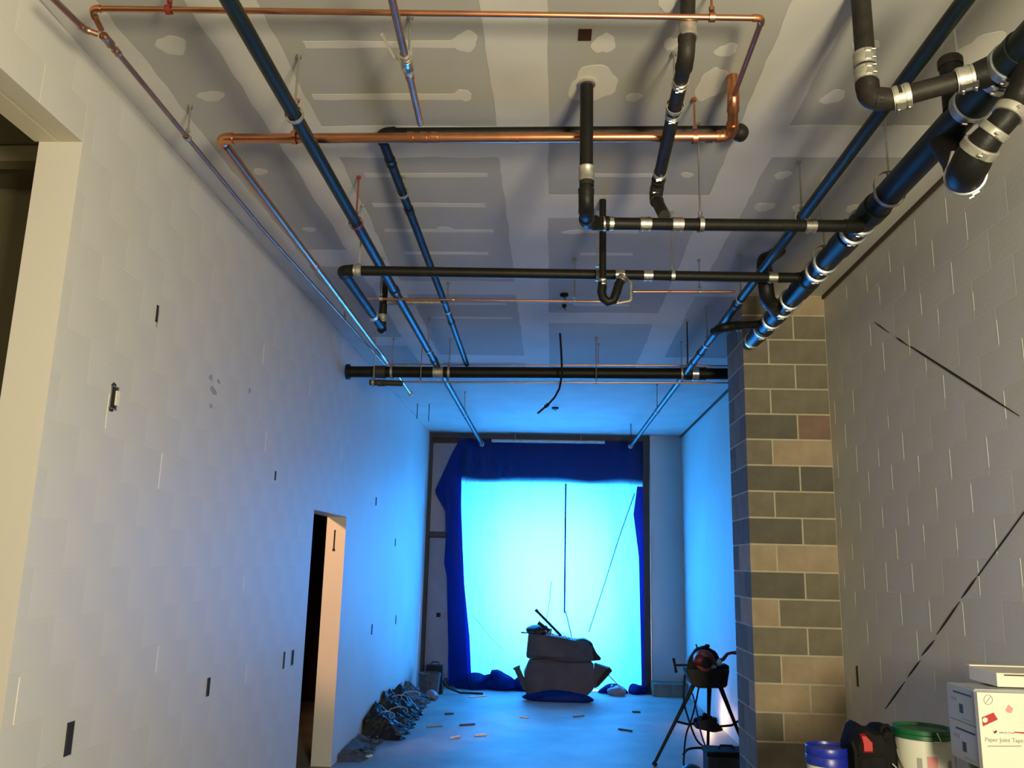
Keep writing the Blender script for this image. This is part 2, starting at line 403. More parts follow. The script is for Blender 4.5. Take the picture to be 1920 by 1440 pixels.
# screw rows: short strips across the sheets every joist
for k, y in enumerate((3.26, 3.68, 4.52, 4.94, 5.36, 5.78, 6.2, 7.0, 7.42)):
    rr = random.Random(k*3)
    mud('joint_compound_strip', -1.13+rr.uniform(-.08, .05), -.42+rr.uniform(-.06, .05), y-.026, y+.028, 60+k, .008, th=.002)
    if k > 1: mud('joint_compound_strip', .12+rr.uniform(-.05, .1), .62+rr.uniform(-.1, .15), y-.024, y+.026, 80+k, .007, th=.002)
for q in ((322, 85, 60, 34), (396, 180, 52, 18), (872, 78, 48, 38), (1132, 82, 40, 40), (1112, 158, 98, 62), (1188, 182, 34, 14), (1258, 82, 26, 26),
          (1362, 94, 38, 26), (1335, 158, 54, 66), (1562, 182, 44, 24), (1625, 85, 50, 22), (1468, 328, 28, 16), (1433, 388, 34, 18), (1500, 390, 36, 12), (1605, 390, 34, 16), (1840, 92, 88, 60),
          (1288, 328, 22, 10), (488, 322, 26, 12), (580, 430, 22, 9), (835, 430, 34, 9), (1075, 435, 44, 7), (1548, 335, 20, 12), (760, 88, 20, 34), (870, 178, 30, 20), (1250, 8, 30, 28)):
    sd += 1; mudblob(*q, sd)
# block pier on the right
pier = S(box('wall_pier', (1.530, DP+.003, 0), (XR, DP+.607, ZC), 'cmu_m'))
zb = 3.99-CO*20; course = 0; z = zb
seq = {20: 'ab', 19: 'aa', 18: 'aa', 17: 'aa', 16: 'aa', 15: 'cd', 14: 'ab', 13: 'cc', 12: 'aa', 11: 'ca', 10: 'bb', 9: 'ca', 8: 'ba', 7: 'aa', 6: 'ab', 5: 'bb', 4: 'ab', 3: 'ab', 2: 'aa', 1: 'ab', 0: 'aa', -1: 'aa'}
for k in range(-1, 21):
    z0 = max(zb+k*CO, 0); z1 = min(zb+(k+1)*CO, ZC)
    if z1-z0 < .03: continue
    half = k % 2 == 0
    xm = 1.527+(.2032 if half else .4064)
    dy = (.4064 if half else .2032); s = seq.get(k, 'aa'); g = .0065
    block_obj(pier, (1.527, DP, z0+g), (xm-g, DP+dy-g, z1-g), 'cmu_'+s[0])
    block_obj(pier, (xm+g, DP, z0+g), (XR-.004, DP+.2, z1-g), 'cmu_'+s[1])
    block_obj(pier, (1.527, DP+dy+g, z0+g), (1.73, DP+.61, z1-g), 'cmu_c' if k % 3 else 'cmu_a')
# far wall with the wide opening
OX0, OX1, OH = -1.56, 1.50, 3.30
bm = bmesh.new()
for a, b in (((XL, YF+.165, 0), (OX0, YF+.54, ZC)), ((OX1, YF+.165, 0), (XR, YF+.54, ZC)), ((OX0, YF+.165, OH), (OX1, YF+.54, ZC))): add_box(bm, a, b)
wf = S(finish('wall_far', bm, 'brown'))
S(box('wall_far_pier', (1.655, YF, 0), (XR, YF+.164, ZC), 'paint'))
S(box('trim_3', (XL, YF-.02, ZC-.10), (1.655, YF+.02, ZC-.02), 'brown'))
S(box('trim_4', (1.54, YF-.02, 0), (1.64, YF+.06, ZC-.1), 'brown'))

# ------------------------------------------------------------ electrical boxes and marks on the walls
def wall_box(px, py, h, w, label, wall='l', mud_ring=False):
    x = XL if wall == 'l' else XR; s = 1 if wall == 'l' else -1
    c = P(px, py, x=x); t = empty('electrical_box', (c.x, c.y, c.z), label, 'electrical box')
    bm = bmesh.new(); th = .004
    for a, b in (((0, -w/2, -h/2), (s*th, -w/2+.006, h/2)), ((0, w/2-.006, -h/2), (s*th, w/2, h/2)), ((0, -w/2, h/2-.006), (s*th, w/2, h/2)), ((0, -w/2, -h/2), (s*th, w/2, -h/2+.006))):
        add_box(bm, Vector(a)+c, Vector(b)+c)
    finish('frame', bm, 'dull' if mud_ring else 'brown', t)
    o = box('cavity', c+Vector((0, -w/2+.006, -h/2+.006)), c+Vector((s*.0012, w/2-.006, h/2-.006)), 'dark', t)
    if mud_ring:
        box('cover_plate', c+Vector((s*.004, .005, -h*.3)), c+Vector((s*.012, w/2, h*.32)), 'white', t, bevel=.001)
        for dz in (h*.52, -h*.5): blob('chipped_hole', c+Vector((s*.001, -.01, dz)), (.003, .02, .014), 'dark_mark', t, seed=int(abs(dz)*999), sub=2)
    return t
wall_box(213, 746, .115, .07, 'open electrical box with white plate edge, high on the near left wall', mud_ring=True)
wall_box(129, 1385, .14, .055, 'large dark open electrical box low on the near left wall')
wall_box(390, 1288, .11, .045, 'dark open electrical box in left wall midway to the doorway')
wall_box(532, 1238, .13, .035, 'thin slot box left of the small doorway, the nearer of two')
wall_box(548, 1233, .12, .06, 'dark open switch box right beside the small doorway edge')
wall_box(697, 1180, .12, .06, 'dark slot box on blue-lit left wall beyond the doorway at waist height')
wall_box(742, 1162, .12, .05, 'lower small dark slot box farthest along the blue-lit left wall')
wall_box(741, 1017, .10, .05, 'upper small dark slot box farthest along the blue-lit left wall')
wall_box(705, 940, .10, .05, 'small dark slot high on left wall beyond the doorway')
wall_box(516, 892, .07, .03, 'tiny dark slot on left wall above and before the small doorway')
wall_box(294, 588, .09, .02, 'tiny dark nick box high on the near left wall')
c = P(627, 1012, y=D1); t = empty('jamb_slot', c, 'narrow dark latch slot in the warm-lit doorway jamb', 'slot'); box('cavity', c-Vector((.008, .001, .1)), c+Vector((.008, .003, .1)), 'dark', t); box('slot_foot', c-Vector((.014, .003, .115)), c+Vector((.014, .003, -.09)), 'dark', t)
wall_box(1608, 1268, .14, .03, 'narrow dark slot box low on right wall above the blue lidded pail', 'r')
# chalky smudges on the left wall
for i, (px, py, w_, h_) in enumerate(((396, 710, .03, .02), (400, 732, .05, .025), (410, 716, .03, .012), (468, 733, .02, .02), (396, 762, .025, .014), (295, 598, .01, .05))):
    c = P(px, py, x=XL); blob('wall_mark', c, (.0012, w_, h_), 'greyink', wl, seed=i, sub=2, amp=.4)
# thin tapered black diagonal streaks on the right wall
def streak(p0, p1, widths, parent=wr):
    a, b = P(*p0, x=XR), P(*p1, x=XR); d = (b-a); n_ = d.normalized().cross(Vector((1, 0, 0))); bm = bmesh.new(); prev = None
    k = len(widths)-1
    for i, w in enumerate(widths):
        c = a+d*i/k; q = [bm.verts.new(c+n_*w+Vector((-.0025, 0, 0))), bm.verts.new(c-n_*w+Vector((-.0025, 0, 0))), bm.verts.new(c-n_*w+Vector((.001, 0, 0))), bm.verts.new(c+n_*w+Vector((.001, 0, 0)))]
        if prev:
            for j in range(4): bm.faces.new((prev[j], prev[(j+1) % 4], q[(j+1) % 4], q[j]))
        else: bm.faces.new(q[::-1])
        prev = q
    bm.faces.new(prev); finish('wall_mark', bm, 'dark_mark', parent)
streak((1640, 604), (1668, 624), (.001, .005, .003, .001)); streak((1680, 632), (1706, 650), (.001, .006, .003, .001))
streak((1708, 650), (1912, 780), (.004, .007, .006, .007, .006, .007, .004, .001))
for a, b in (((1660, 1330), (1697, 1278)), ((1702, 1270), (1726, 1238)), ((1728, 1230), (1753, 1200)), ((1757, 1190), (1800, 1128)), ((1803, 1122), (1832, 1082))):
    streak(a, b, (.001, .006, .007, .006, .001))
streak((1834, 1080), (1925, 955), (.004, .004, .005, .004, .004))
tag(box('ceiling_opening', P(1084, 75, z=ZC)-Vector((0, 0, .004)), P(1110, 54, z=ZC)+Vector((0, 0, .001)), 'hole'), 'small square brown box opening in ceiling by a compound patch', 'junction box')
for i, (px, py, lb) in enumerate(((1058, 551, 'small dark fixture stub on ceiling beyond the trap pipe'), (1041, 764, 'small dark fixture stub on blue-lit far ceiling'), (1058, 571, 'tiny dark knob on ceiling just beyond the larger stub'))):
    c = P(px, py, z=ZC); t = empty('ceiling_stub', c, lb, 'fixture'); r_ = (.035, .05, .018)[i]
    lathe('cap', (c.x, c.y, ZC-.03), [(r_*.5, 0), (r_, .01), (r_, .03)], 'black', t, 14); tube('wire', [(c.x, c.y, ZC-.03), (c.x+.01, c.y, ZC-.05)], .004, 'black', t, 6)

# ------------------------------------------------------------ pipes
R_ = lambda z: z+EYE
X = Vector((1, 0, 0)); Y = Vector((0, 1, 0)); Z = Vector((0, 0, 1))
# big copper line across, with its forward arm and the thin loop
zc = R_(1.985)
t = empty('copper_main_pipe', P(900, 258, z=zc), 'bright thick copper pipe crossing the ceiling with an elbow at each end', 'pipe')
aL = P(412, 260, z=zc); aR = P(1373, 256, z=zc); aR.y = aL.y + (aR.y-aL.y)
up1 = P(1375, 190, y=aR.y-.18); up0 = Vector((up1.x, up1.y-.005, ZC-.005))
run(t, [P(728, 682, z=zc), aL, aR, up1, up0], .024, 'copper', er=.05)
for px in (770, 795, 815, 1330): sleeve(t, P(px, 258, z=zc), X, .0275, .03, 'copper', 'solder_joint')
sleeve(t, P(970, 258, z=zc), X, .0262, .012, 'copper', 'solder_joint')
sleeve(t, P(590, 498, z=zc), aL-P(728, 682, z=zc), .028, .05, 'oldcopper')
for px, top in ((552, 240), (1303, 236)): hanger(P(px, 258, z=zc), X, .024, 'copper strap hanger on thick copper pipe, '+('left of the middle by the dark green pipe' if px < 900 else 'near its right elbow'), m='copper')
# tee branch with a valve, coming toward the viewer
zt = R_(1.90)
tb = empty('valve_branch_pipe', P(757, 125, z=zt), 'dull brown copper branch with a brass valve running to the thick copper pipe', 'pipe')
b0 = P(722, -60, z=zt); b1 = P(790, 238, z=R_(1.985)); b1.y -= .03
vm = P(755, 125, z=R_(1.93))
run(tb, [b0, b1], .0155, 'oldcopper')
vd = (b1-b0).normalized(); vm = b0+vd*((vm-b0).dot(vd))
sleeve(tb, vm, vd, .026, .07, 'steel', 'valve_body'); sleeve(tb, vm+vd*.055, vd, .021, .03, 'steel', 'valve_nut'); sleeve(tb, vm-vd*.055, vd, .021, .03, 'dull', 'valve_nut')
tube('valve_handle', [vm, vm+Vector((-.05, 0, .03)), vm+Vector((-.075, -.07, .05)), vm+Vector((-.08, -.11, .055))], [.008, .008, .006, .008], 'white', tb, 8)
sleeve(tb, b0+vd*((P(775, 165, z=zt)-b0).dot(vd)), vd, .019, .03, 'oldcopper')
hanger(b0+vd*((P(772, 150, z=zt)-b0).dot(vd)), vd, .0155, 'thin rod hanger beside the brass valve branch')
# thin upper loop
zu = R_(2.06)
t = empty('copper_loop_pipe', P(800, 25, z=zu), 'thin bright copper loop crossing the top of the ceiling', 'pipe')
cL = P(170, 16, z=zu); cR = P(1430, 34, z=zu); tee = P(190, 56, z=zu-.03)
run(t, [tee, cL, cR, up1+Vector((0, -.02, .02))], .0115, 'copper', er=.03, fit=1.2)
for px, m_ in ((318, 'rust'), (1336, 'copper')):
    hanger(cL.lerp(cR, (px-170)/1260), X, .0115, ('red strap hanger on thin copper loop above the left wall' if px < 900 else 'copper strap hanger on thin copper loop near its right corner'), m=m_)
# thin wall-side line
t = empty('wall_side_pipe', P(335, 222, z=zu-.03), 'thin brown copper pipe running back close along the left wall top', 'pipe')
w0 = P(90, -12, z=zu-.05); w1 = P(158, 55, z=zu-.045); w2 = tee+Vector((0, .01, -.012)); w3 = P(490, 427, z=zu-.04); w4 = P(722, 684, z=zu-.05)
run(t, [w0, w1, w2+Vector((-.02, .0, 0))], .012, 'oldcopper', er=.03, fit=1.2)
run(t, [w2, w3, w4], .0115, 'oldcopper', er=.03, fit=1.03)
sleeve(t, w2.lerp(w3, .02), w3-w2, .018, .06, 'oldcopper', 'tee'); sleeve(t, w2.lerp(w3, .06), w3-w2, .016, .03, 'oldcopper', 'solder_joint')
hanger(w2.lerp(w3, .42), w3-w2, .0115, 'short hanger on the thin wall-side pipe near the camera')
hanger(w3.lerp(w4, .55), w4-w3, .0115, 'dark hanger on the thin wall-side pipe farther back')
# blue-lit copper from the elbow ends at the far black pipe
t = empty('short_end_pipe', P(770, 735, z=zc-.1), 'short bright pipe end poking out below the far black pipe', 'pipe')
run(t, [P(738, 692, z=R_(1.93)), P(768, 736, z=R_(1.93))], .02, 'copper'); sleeve(t, P(770, 738, z=R_(1.93)), Y, .03, .05, 'dull')
# dark green long lines
def long_line(name, a, b, r, label, joints=(), hang=()):
    t = empty(name, a, label, 'pipe'); d = (b-a)
    run(t, [a, b], r, 'green')
    for px, py in joints:
        p = P(px, py, z=(a.z+b.z)/2); s = (p-a).dot(d)/d.length_squared; sleeve(t, a+d*s, d, r*1.2, r*2.2, 'green')
    tube('end_plug', [b, b+d.normalized()*.03], r*1.3, 'dull', t)
    for px, py, lb, *mm in hang:
        p = P(px, py, z=(a.z+b.z)/2); s = (p-a).dot(d)/d.length_squared; hanger(a+d*s, d, r, lb, m=mm[0] if mm else 'zinc')
    return t
zg = R_(1.90)
a = P(415, -25, z=zg); b = P(903, 832, z=zg)
long_line('dark_green_pipe', a, b, .031, 'long dark green pipe running front to back on the left side', joints=((745, 545), (815, 675)),
          hang=((560, 215, 'rod hanger on long left green pipe between the copper pipes'), (672, 418, 'red clipped hanger on long left green pipe', 'rust'), (800, 655, 'hanger on long left green pipe just before the far black pipe'), (865, 775, 'farthest hanger on the long left green pipe')))
zr = R_(1.86)
a = P(1828, -25, z=zr); b = P(1183, 836, z=zr)
long_line('dark_green_pipe', a, b, .029, 'long dark green pipe running front to back on the right side', joints=((1310, 662), (1300, 680), (1375, 572)),
          hang=((1390, 560, 'rod hanger on right green pipe just past the second cross pipe'), (1322, 645, 'rod hanger on right green pipe before the far black pipe'), (1228, 770, 'rod hanger on right green pipe past the far black pipe'), (1505, 408, 'hanger on right green pipe near the first cross pipe')))
# black line behind the copper, turning back
t = empty('rear_black_pipe', P(900, 245, z=R_(2.13)), 'black pipe hidden just behind the thick copper pipe, turning back at its left', 'pipe')
q0 = P(712, 249, z=R_(2.125)); q1 = P(1384, 245, z=R_(2.125)); q2 = P(832, 564, y=6.2); q3 = P(875, 683, y=8.08)
run(t, [q1+Vector((0, .0, 0)), q0, q2], .025, 'cast', er=.06); run(t, [q2, q3], .025, 'green')
sleeve(t, q0.lerp(q2, .12), q2-q0, .029, .06, 'cast'); sleeve(t, q0.lerp(q2, .36), q2-q0, .029, .05, 'cast'); sleeve(t, q2.lerp(q3, .28), q3-q2, .029, .04, 'green')
blob('end_elbow', q1+Vector((.01, 0, -.012)), (.04, .045, .045), 'castw', t, sub=3, amp=.02)
hanger(q0.lerp(q2, .27), q2-q0, .025, 'short hanger on the rear black pipe just past the copper pipe')
hanger(q2.lerp(q3, .12), q3-q2, .025, 'hanger on the rear black pipe after its branch to the left')
# first cross pipe with drops
yx = 3.86
t = empty('first_cross_pipe', P(1300, 422, y=yx), 'black cast iron cross pipe with bright couplings, nearer of the two', 'pipe')
xL = P(1103, 419, y=yx); xR = P(1590, 424, y=4.02)
dd = (xR-xL).normalized()
dt = P(1103, 160, z=ZC); dt.y = 3.56; dm = P(1099, 385, y=3.56)
run(t, [Vector((dm.x, 3.56, ZC)), dm, P(1100, 415, y=yx-.1)+Vector((0, .0, .0)), xL+dd*.05, xR], .0305, 'cast', er=.05)
sleeve(t, P(1100, 327, y=3.56), Z, .037, .07, 'dull'); sleeve(t, P(1100, 345, y=3.56), Z, .034, .02, 'castw'); lathe('escutcheon', (dm.x, 3.56, ZC-.02), [(.034, 0), (.04, .004), (.04, .02)], 'steel', t, 20)
for px in (1140, 1213, 1276, 1543):
    p = P(px, 422, y=yx); s = (p-xL).dot(dd); clamp(t, xL+dd*s, dd, .0305)
ec = xL+dd*((P(1225, 422, y=yx)-xL).dot(dd))
# branch joining from the front
ey = R_(1.93); e1 = P(1287, 105, z=ey); e2 = P(1233, 345, z=ey); e3 = xL+dd*((P(1262, 424, y=yx)-xL).dot(dd))
t2 = empty('branch_pipe', e1, 'black branch pipe coming from the ceiling top and curving into the first cross pipe', 'pipe')
run(t2, [Vector((e1.x+.01, e1.y-.01, ZC)), e1, e2, P(1229, 372, y=e2.y+.04), e3+Vector((-.03, -.03, .03))], .0295, 'castw', er=.06)
ed = (e2-e1).normalized()
sleeve(t2, P(1290, 55, y=e1.y-.005), Z, .037, .075, 'dull')
for k, pp in enumerate(((1280, 155), (1264, 215), (1240, 325))):
    p = P(*pp, z=ey); s = (p-e1).dot(ed); clamp(t2, e1+ed*s, ed, .0295, .03 if k else .045, m='steel' if k == 0 else 'galv')
clamp(t2, P(1230, 368, y=e2.y+.035), (0, .3, -1), .0295, .045)
hanger(e1+ed*((P(1266, 200, z=ey)-e1).dot(ed)), ed, .0295, 'rod hanger holding the black branch pipe')
hanger(xL+dd*((P(1322, 422, y=yx)-xL).dot(dd)), dd, .0305, 'long rod hanger with bright strap on the first cross pipe', m='steel')
# ceiling drop into the trap on the second cross pipe
yf = 4.93
t = empty('second_cross_pipe', P(1000, 512, y=yf), 'long black cast iron cross pipe with a P trap, farther of the two', 'pipe')
fL = P(640, 507, y=yf); fR = P(1500, 521, y=yf+.12); fd = (fR-fL).normalized()
f1 = P(716, 614, z=fL.z+.0); f2 = Vector((f1.x, f1.y, 0)); f2 = P(719, 567, y=f1.y); f3 = Vector((f1.x, f1.y, ZC-.002))
run(t, [fR, fL, f1], .031, 'cast', er=.05); run(t, [f1+Vector((.002, .0, -.02)), f3], .03, 'cast')
blob('elbow', f1+Vector((0, 0, -.012)), (.037, .045, .037), 'cast', t, amp=.02)
clamp(t, P(717, 597, y=f1.y), Z, .03, .06, 'dull'); clamp(t, fL.lerp(f1, .75), f1-fL, .031, .05, 'galv')
sleeve(t, fL+fd*.09, fd, .0355, .07, 'dull')
tube('branch', [P(726, 567, y=f1.y), P(832, 567, y=f1.y)], .02, 'dull', t)
for px in (1165, 1219, 1459): clamp(t, fL+fd*((P(px, 516, y=yf)-fL).dot(fd)), fd, .031)
fp = lambda px: fL+fd*((P(px, 515, y=yf)-fL).dot(fd))
hanger(fp(672), fd, .031, 'pale strap hanger on left end of the second cross pipe', m='dull')
hanger(fp(1122), fd, .031, 'bright strap hanger on second cross pipe beside the trap drop', m='steel')
hanger(fp(1266), fd, .031, 'bright strap hanger on second cross pipe right of the trap', m='steel')
t = empty('trap_pipe', P(1130, 545, y=yf+.02), 'black P trap hanging from a drop pipe at the second cross pipe', 'pipe')
yt = yf-.075
u0 = P(1130, 530, y=yt); 
run(t, [Vector((u0.x, yt, ZC)), u0], .021, 'cast')
tp = [u0, P(1128, 548, y=yt), P(1131, 559, y=yt), P(1140, 566, y=yt), P(1150, 563, y=yt), P(1156, 548, y=yt), P(1160, 533, y=yt+.01), P(1167, 521, y=yt+.02)]
tube('trap_bend', tp, .027, 'cast', t); clamp(t, u0, Z, .023, .04)
clamp(t, P(1166, 523, y=yt+.01), tp[-1]-tp[-2], .027, .035)
run(t, [P(1156, 569, y=yt), P(1183, 564, y=yt), P(1183, 531, y=yt+.02), P(1176, 524, y=yt+.05)], .0085, 'dull', er=.02)
# thin copper lines behind
for i, (a, b, yy, lb) in enumerate((((680, 560), (1178, 566), 5.87, 'thin copper pipe crossing behind the second cross pipe'), ((1190, 547), (1378, 547), 5.87, 'short thin red copper pipe right of the trap'),
        ((730, 683), (1366, 686), 8.30, 'thin copper pipe just above the far black pipe'), ((752, 716), (1366, 718), 8.05, 'thin copper pipe just below the far black pipe'))):
    p0, p1 = P(*a, y=yy), P(*b, y=yy); t = empty('thin_copper_pipe', p0, lb, 'pipe')
    run(t, [p0, p1], .0085 if i < 2 else .008, 'copper'); sleeve(t, p0.lerp(p1, .35), p1-p0, .0115, .03, 'copper', 'solder_joint')
    tube('end_cap', [p0-Vector((.012, 0, 0)), p0+Vector((.012, 0, 0))], .0115, 'copper', t)
    for s, lb2 in (((.07, 'left end'), (.8, 'right part')), ((.65, 'middle'),), ((.62, 'middle'), (.88, 'right part')), ((.60, 'middle'), (.06, 'left end')))[i]:
        hanger(p0.lerp(p1, s), X, .0085, 'thin rod hanger on the %s of the %s' % (lb2, ('thin pipe behind second cross pipe', 'short red pipe right of the trap', 'thin pipe above the far black pipe', 'thin pipe below the far black pipe')[i]))
# far black pipe with flange
t = empty('far_black_pipe', P(1000, 697, y=8.18), 'thick black pipe spanning the corridor with a flanged left end', 'pipe')
g0 = P(652, 697, y=8.18); g1 = P(1362, 701, y=8.18); gd = (g1-g0).normalized(); g1 = g0+gd*((XR-g0.x)/gd.x)
tube('pipe', [g0, g1], .056, 'cast', t, 24); tube('flange', [g0-gd*.012, g0+gd*.02], .078, 'cast', t, 24)
for px, m_ in ((712, 'brown'), (1292, 'cast'), (1316, 'cast')): sleeve(t, g0+gd*((P(px, 697, y=8.18)-g0).dot(gd)), gd, .066, .12 if px < 800 else .07, m_)
clamp(t, g0+gd*((P(1303, 700, y=8.18)-g0).dot(gd)), gd, .062, .06)
sleeve(t, g0+gd*((P(822, 697, y=8.18)-g0).dot(gd)), gd, .062, .10, 'dull')
hanger(g0+gd*((P(735, 697, y=8.18)-g0).dot(gd)), gd, .056, 'rod hanger on left part of the thick far black pipe')
hanger(g0+gd*((P(1278, 700, y=8.18)-g0).dot(gd)), gd, .056, 'rod hanger on right part of the thick far black pipe')
hanger(g0+gd*((P(842, 697, y=8.18)-g0).dot(gd)), gd, .056, 'rod hanger on far black pipe right of its pale collar')
t = empty('short_stub_pipe', P(700, 718, y=7.95), 'short dark pipe stub under the flanged left end of far black pipe', 'pipe')
run(t, [P(693, 717, y=7.95), P(755, 719, y=7.95)], .028, 'brown'); sleeve(t, P(715, 718, y=7.95), X, .034, .07, 'brown')
hanger(P(700, 717, y=7.95), X, .028, 'strap hanger on the short dark stub under the flanged end')
# big no-hub drain on the right
h0 = P(1850, 165, y=2.9); h1 = P(1413, 637, y=6.5); hx = (h0.x+h1.x)/2; hd = (h1-h0).normalized(); hs = h0-hd*1.3
t = empty('large_drain_pipe', h0, 'largest black no-hub drain pipe on the right with many silver bands', 'pipe')
tube('pipe', [hs, h1], .062, 'green', t, 30)
hp = lambda px, py: h0+hd*((P(px, py, z=(h0.z+h1.z)/2)-h0).dot(hd))
for px, py, L_ in ((1905, 105, .11), (1850, 165, .17), (1632, 392, .10), (1575, 452, .17), (1500, 535, .22), (1455, 588, .14), (1428, 620, .18)):
    tube('fitting', [hp(px, py)-hd*L_/2, hp(px, py)+hd*L_/2], .069, 'green', t, 30)
for px, py in ((1888, 118), (1822, 196), (1876, 137), (1608, 416), (1592, 434), (1541, 491), (1524, 508), (1480, 562), (1466, 578), (1447, 600), (1432, 618)):
    band(t, hp(px, py), hd, .0675, .045 if py < 300 else .026)
tube('end_cap', [h1, h1+hd*.03], .067, 'steel', t, 24)
c_ = hp(1662, 360)
tag(hanger(c_, hd, .06, 'rod and large clevis hanger holding the large drain pipe', m='dull', style='clevis'))
hanger(hp(1537, 492), hd, .06, 'rod hanger on the large drain pipe above the second cross pipe', style='clevis')
# connection wyes of the cross pipes into the drain
tw = empty('wye_branch', P(1590, 424, y=4.02), 'black wye arm joining the first cross pipe to the large drain', 'pipe fitting')
tube('arm', [xR-dd*.02, xR+dd*.05, hp(1612, 412)+Vector((-.03, .02, 0))], [.034, .036, .045], 'cast', tw)
tw = empty('wye_branch', fR, 'black wye arm joining the second cross pipe to the large drain', 'pipe fitting')
tube('arm', [fR-fd*.02, fR+fd*.05, hp(1524, 508)+Vector((-.03, .02, 0))], [.034, .036, .045], 'cast', tw)
# black riser behind the second cross pipe
t = empty('riser_pipe', P(1437, 500, y=5.25), 'black riser looping behind the second cross pipe into the large drain', 'pipe')
run(t, [P(1462, 478, y=5.7)+Vector((0, 0, .03)), P(1432, 490, y=5.22), P(1438, 560, y=5.22), hp(1480, 585)+Vector((-.02, 0, -.01))], .042, 'cast', er=.09)
# short connector from green pipe to drain
t = empty('connector_pipe', P(1385, 612, y=6.25), 'short black connector with bright coupling at far end of large drain', 'pipe')
k0 = P(1356, 614, y=6.2); k1 = hp(1440, 608)
run(t, [k0+Vector((-.05, .12, -.0)), k0, P(1375, 611, y=6.22), k1], .03, 'cast', er=.05); clamp(t, P(1386, 612, y=6.22), k1-k0, .03, .045)
# front right drop, arm and trap
t = empty('front_drop_pipe', P(1620, 120, y=2.92), 'worn black drop pipe from ceiling elbowing right into the large drain', 'pipe')
i0 = P(1614, 0, y=2.92); i1 = P(1628, 185, y=2.92); i2 = P(1668, 187, y=2.90); i3 = hp(1880, 130)+Vector((-.02, 0, .0))
run(t, [Vector((i0.x, i0.y, ZC)), i1, i2, i3], .036, 'castw', er=.07)
clamp(t, P(1621, 112, y=2.92), Z, .036, .055, 'dull'); clamp(t, P(1623, 140, y=2.92), Z, .036, .05, 'dull')
clamp(t, P(1690, 183, y=2.89), i3-i2, .0415, .06, 'dull'); clamp(t, i2.lerp(i3, .72), i3-i2, .040, .07, 'dull')
tube('wye_hub', [i2.lerp(i3, .78), i3], [.046, .062], 'cast', t, 24)
t = empty('stub_riser', P(1776, 150, y=3.3), 'short black vertical riser above the large drain beside the drop arm', 'pipe')
s0 = hp(1802, 217); run(t, [Vector((s0.x-.02, s0.y, s0.z+.03)), Vector((s0.x-.02, s0.y, ZC-.2))], .042, 'cast'); lathe('cap', (s0.x-.02, s0.y, ZC-.22), [(.047, 0), (.047, .03), (.04, .04)], 'castw', t, 20)
tube('rod', [(s0.x+.01, s0.y, ZC-.22), (s0.x+.01, s0.y, ZC)], .005, 'steel', t, 8)
t = empty('drain_trap', P(1812, 320, y=2.95), 'black trap bend hanging under the large drain at the right edge', 'pipe')
tr = [hp(1925, 80)+Vector((.02, 0, -.02)), P(1912, 175, y=2.72), P(1888, 218, y=2.74), P(1858, 252, y=2.78), P(1832, 285, y=2.83), P(1814, 318, y=2.9), P(1808, 330, y=3.02), P(1800, 300, y=3.12), hp(1770, 250)+Vector((.01, 0, -.03))]
bm = bmesh.new()
sm = []
for i in range(len(tr)-1):
    p0, p1, p2, p3 = tr[max(0, i-1)], tr[i], tr[i+1], tr[min(len(tr)-1, i+2)]
    for k in range(5):
        u = k/5; sm.append(.5*((2*p1)+(p2-p0)*u+(2*p0-5*p1+4*p2-p3)*u*u+(-p0+3*p1-3*p2+p3)*u**3))
sm.append(tr[-1]); add_tube(bm, sm, [.046 if i < 14 else .046+.02*min(1, (i-14)/8) for i in range(len(sm))], 24); finish('trap_bend', bm, 'cast', t, True)
for i, L_ in ((9, .035), (14, .03), (19, .035)): band(t, sm[i], sm[i+1]-sm[i-1], .050 if i < 19 else .060, L_, 'dull')
band(t, sm[28], sm[29]-sm[27], .066, .02)
tube('bolt', [P(1787, 285, y=2.95), P(1779, 315, y=2.95)], .008, 'steel', t, 8)
# hanging cable
cp = [P(1050, 625, z=ZC), P(1052, 655, y=7.9), P(1054, 700, y=7.85), P(1049, 728, y=7.8), P(1040, 745, y=7.78), P(1028, 758, y=7.76), P(1008, 775, y=7.74)]
t = empty('hanging_cable', cp[0], 'dark cable dangling from the ceiling with a curled end in front of the far pipe', 'cable')
tube('cable', cp, .010, 'black', t, 8); tube('connector', [cp[-2], cp[-2].lerp(cp[-1], .3)], .016, 'black', t, 8)
for px, py, lb, l_ in ((1183, 795, 'thin bare rod hanging from far ceiling on the right', .25), (783, 757, 'thin bare rod hanging at the far left ceiling corner', .22), (805, 757, 'thin bare rod hanging just right of the far left corner rod', .25), (1288, 600, 'bare threaded rod hanging ahead of the right green pipe', .42)):
    c = P(px, py, z=ZC); t = empty('threaded_rod', c, lb, 'rod'); tube('rod', [c, c-Vector((0, 0, l_))], .006, 'black', t, 6); lathe('anchor', (c.x, c.y, ZC-.02), [(.006, 0), (.015, .004), (.015, .02)], 'zinc', t, 8)

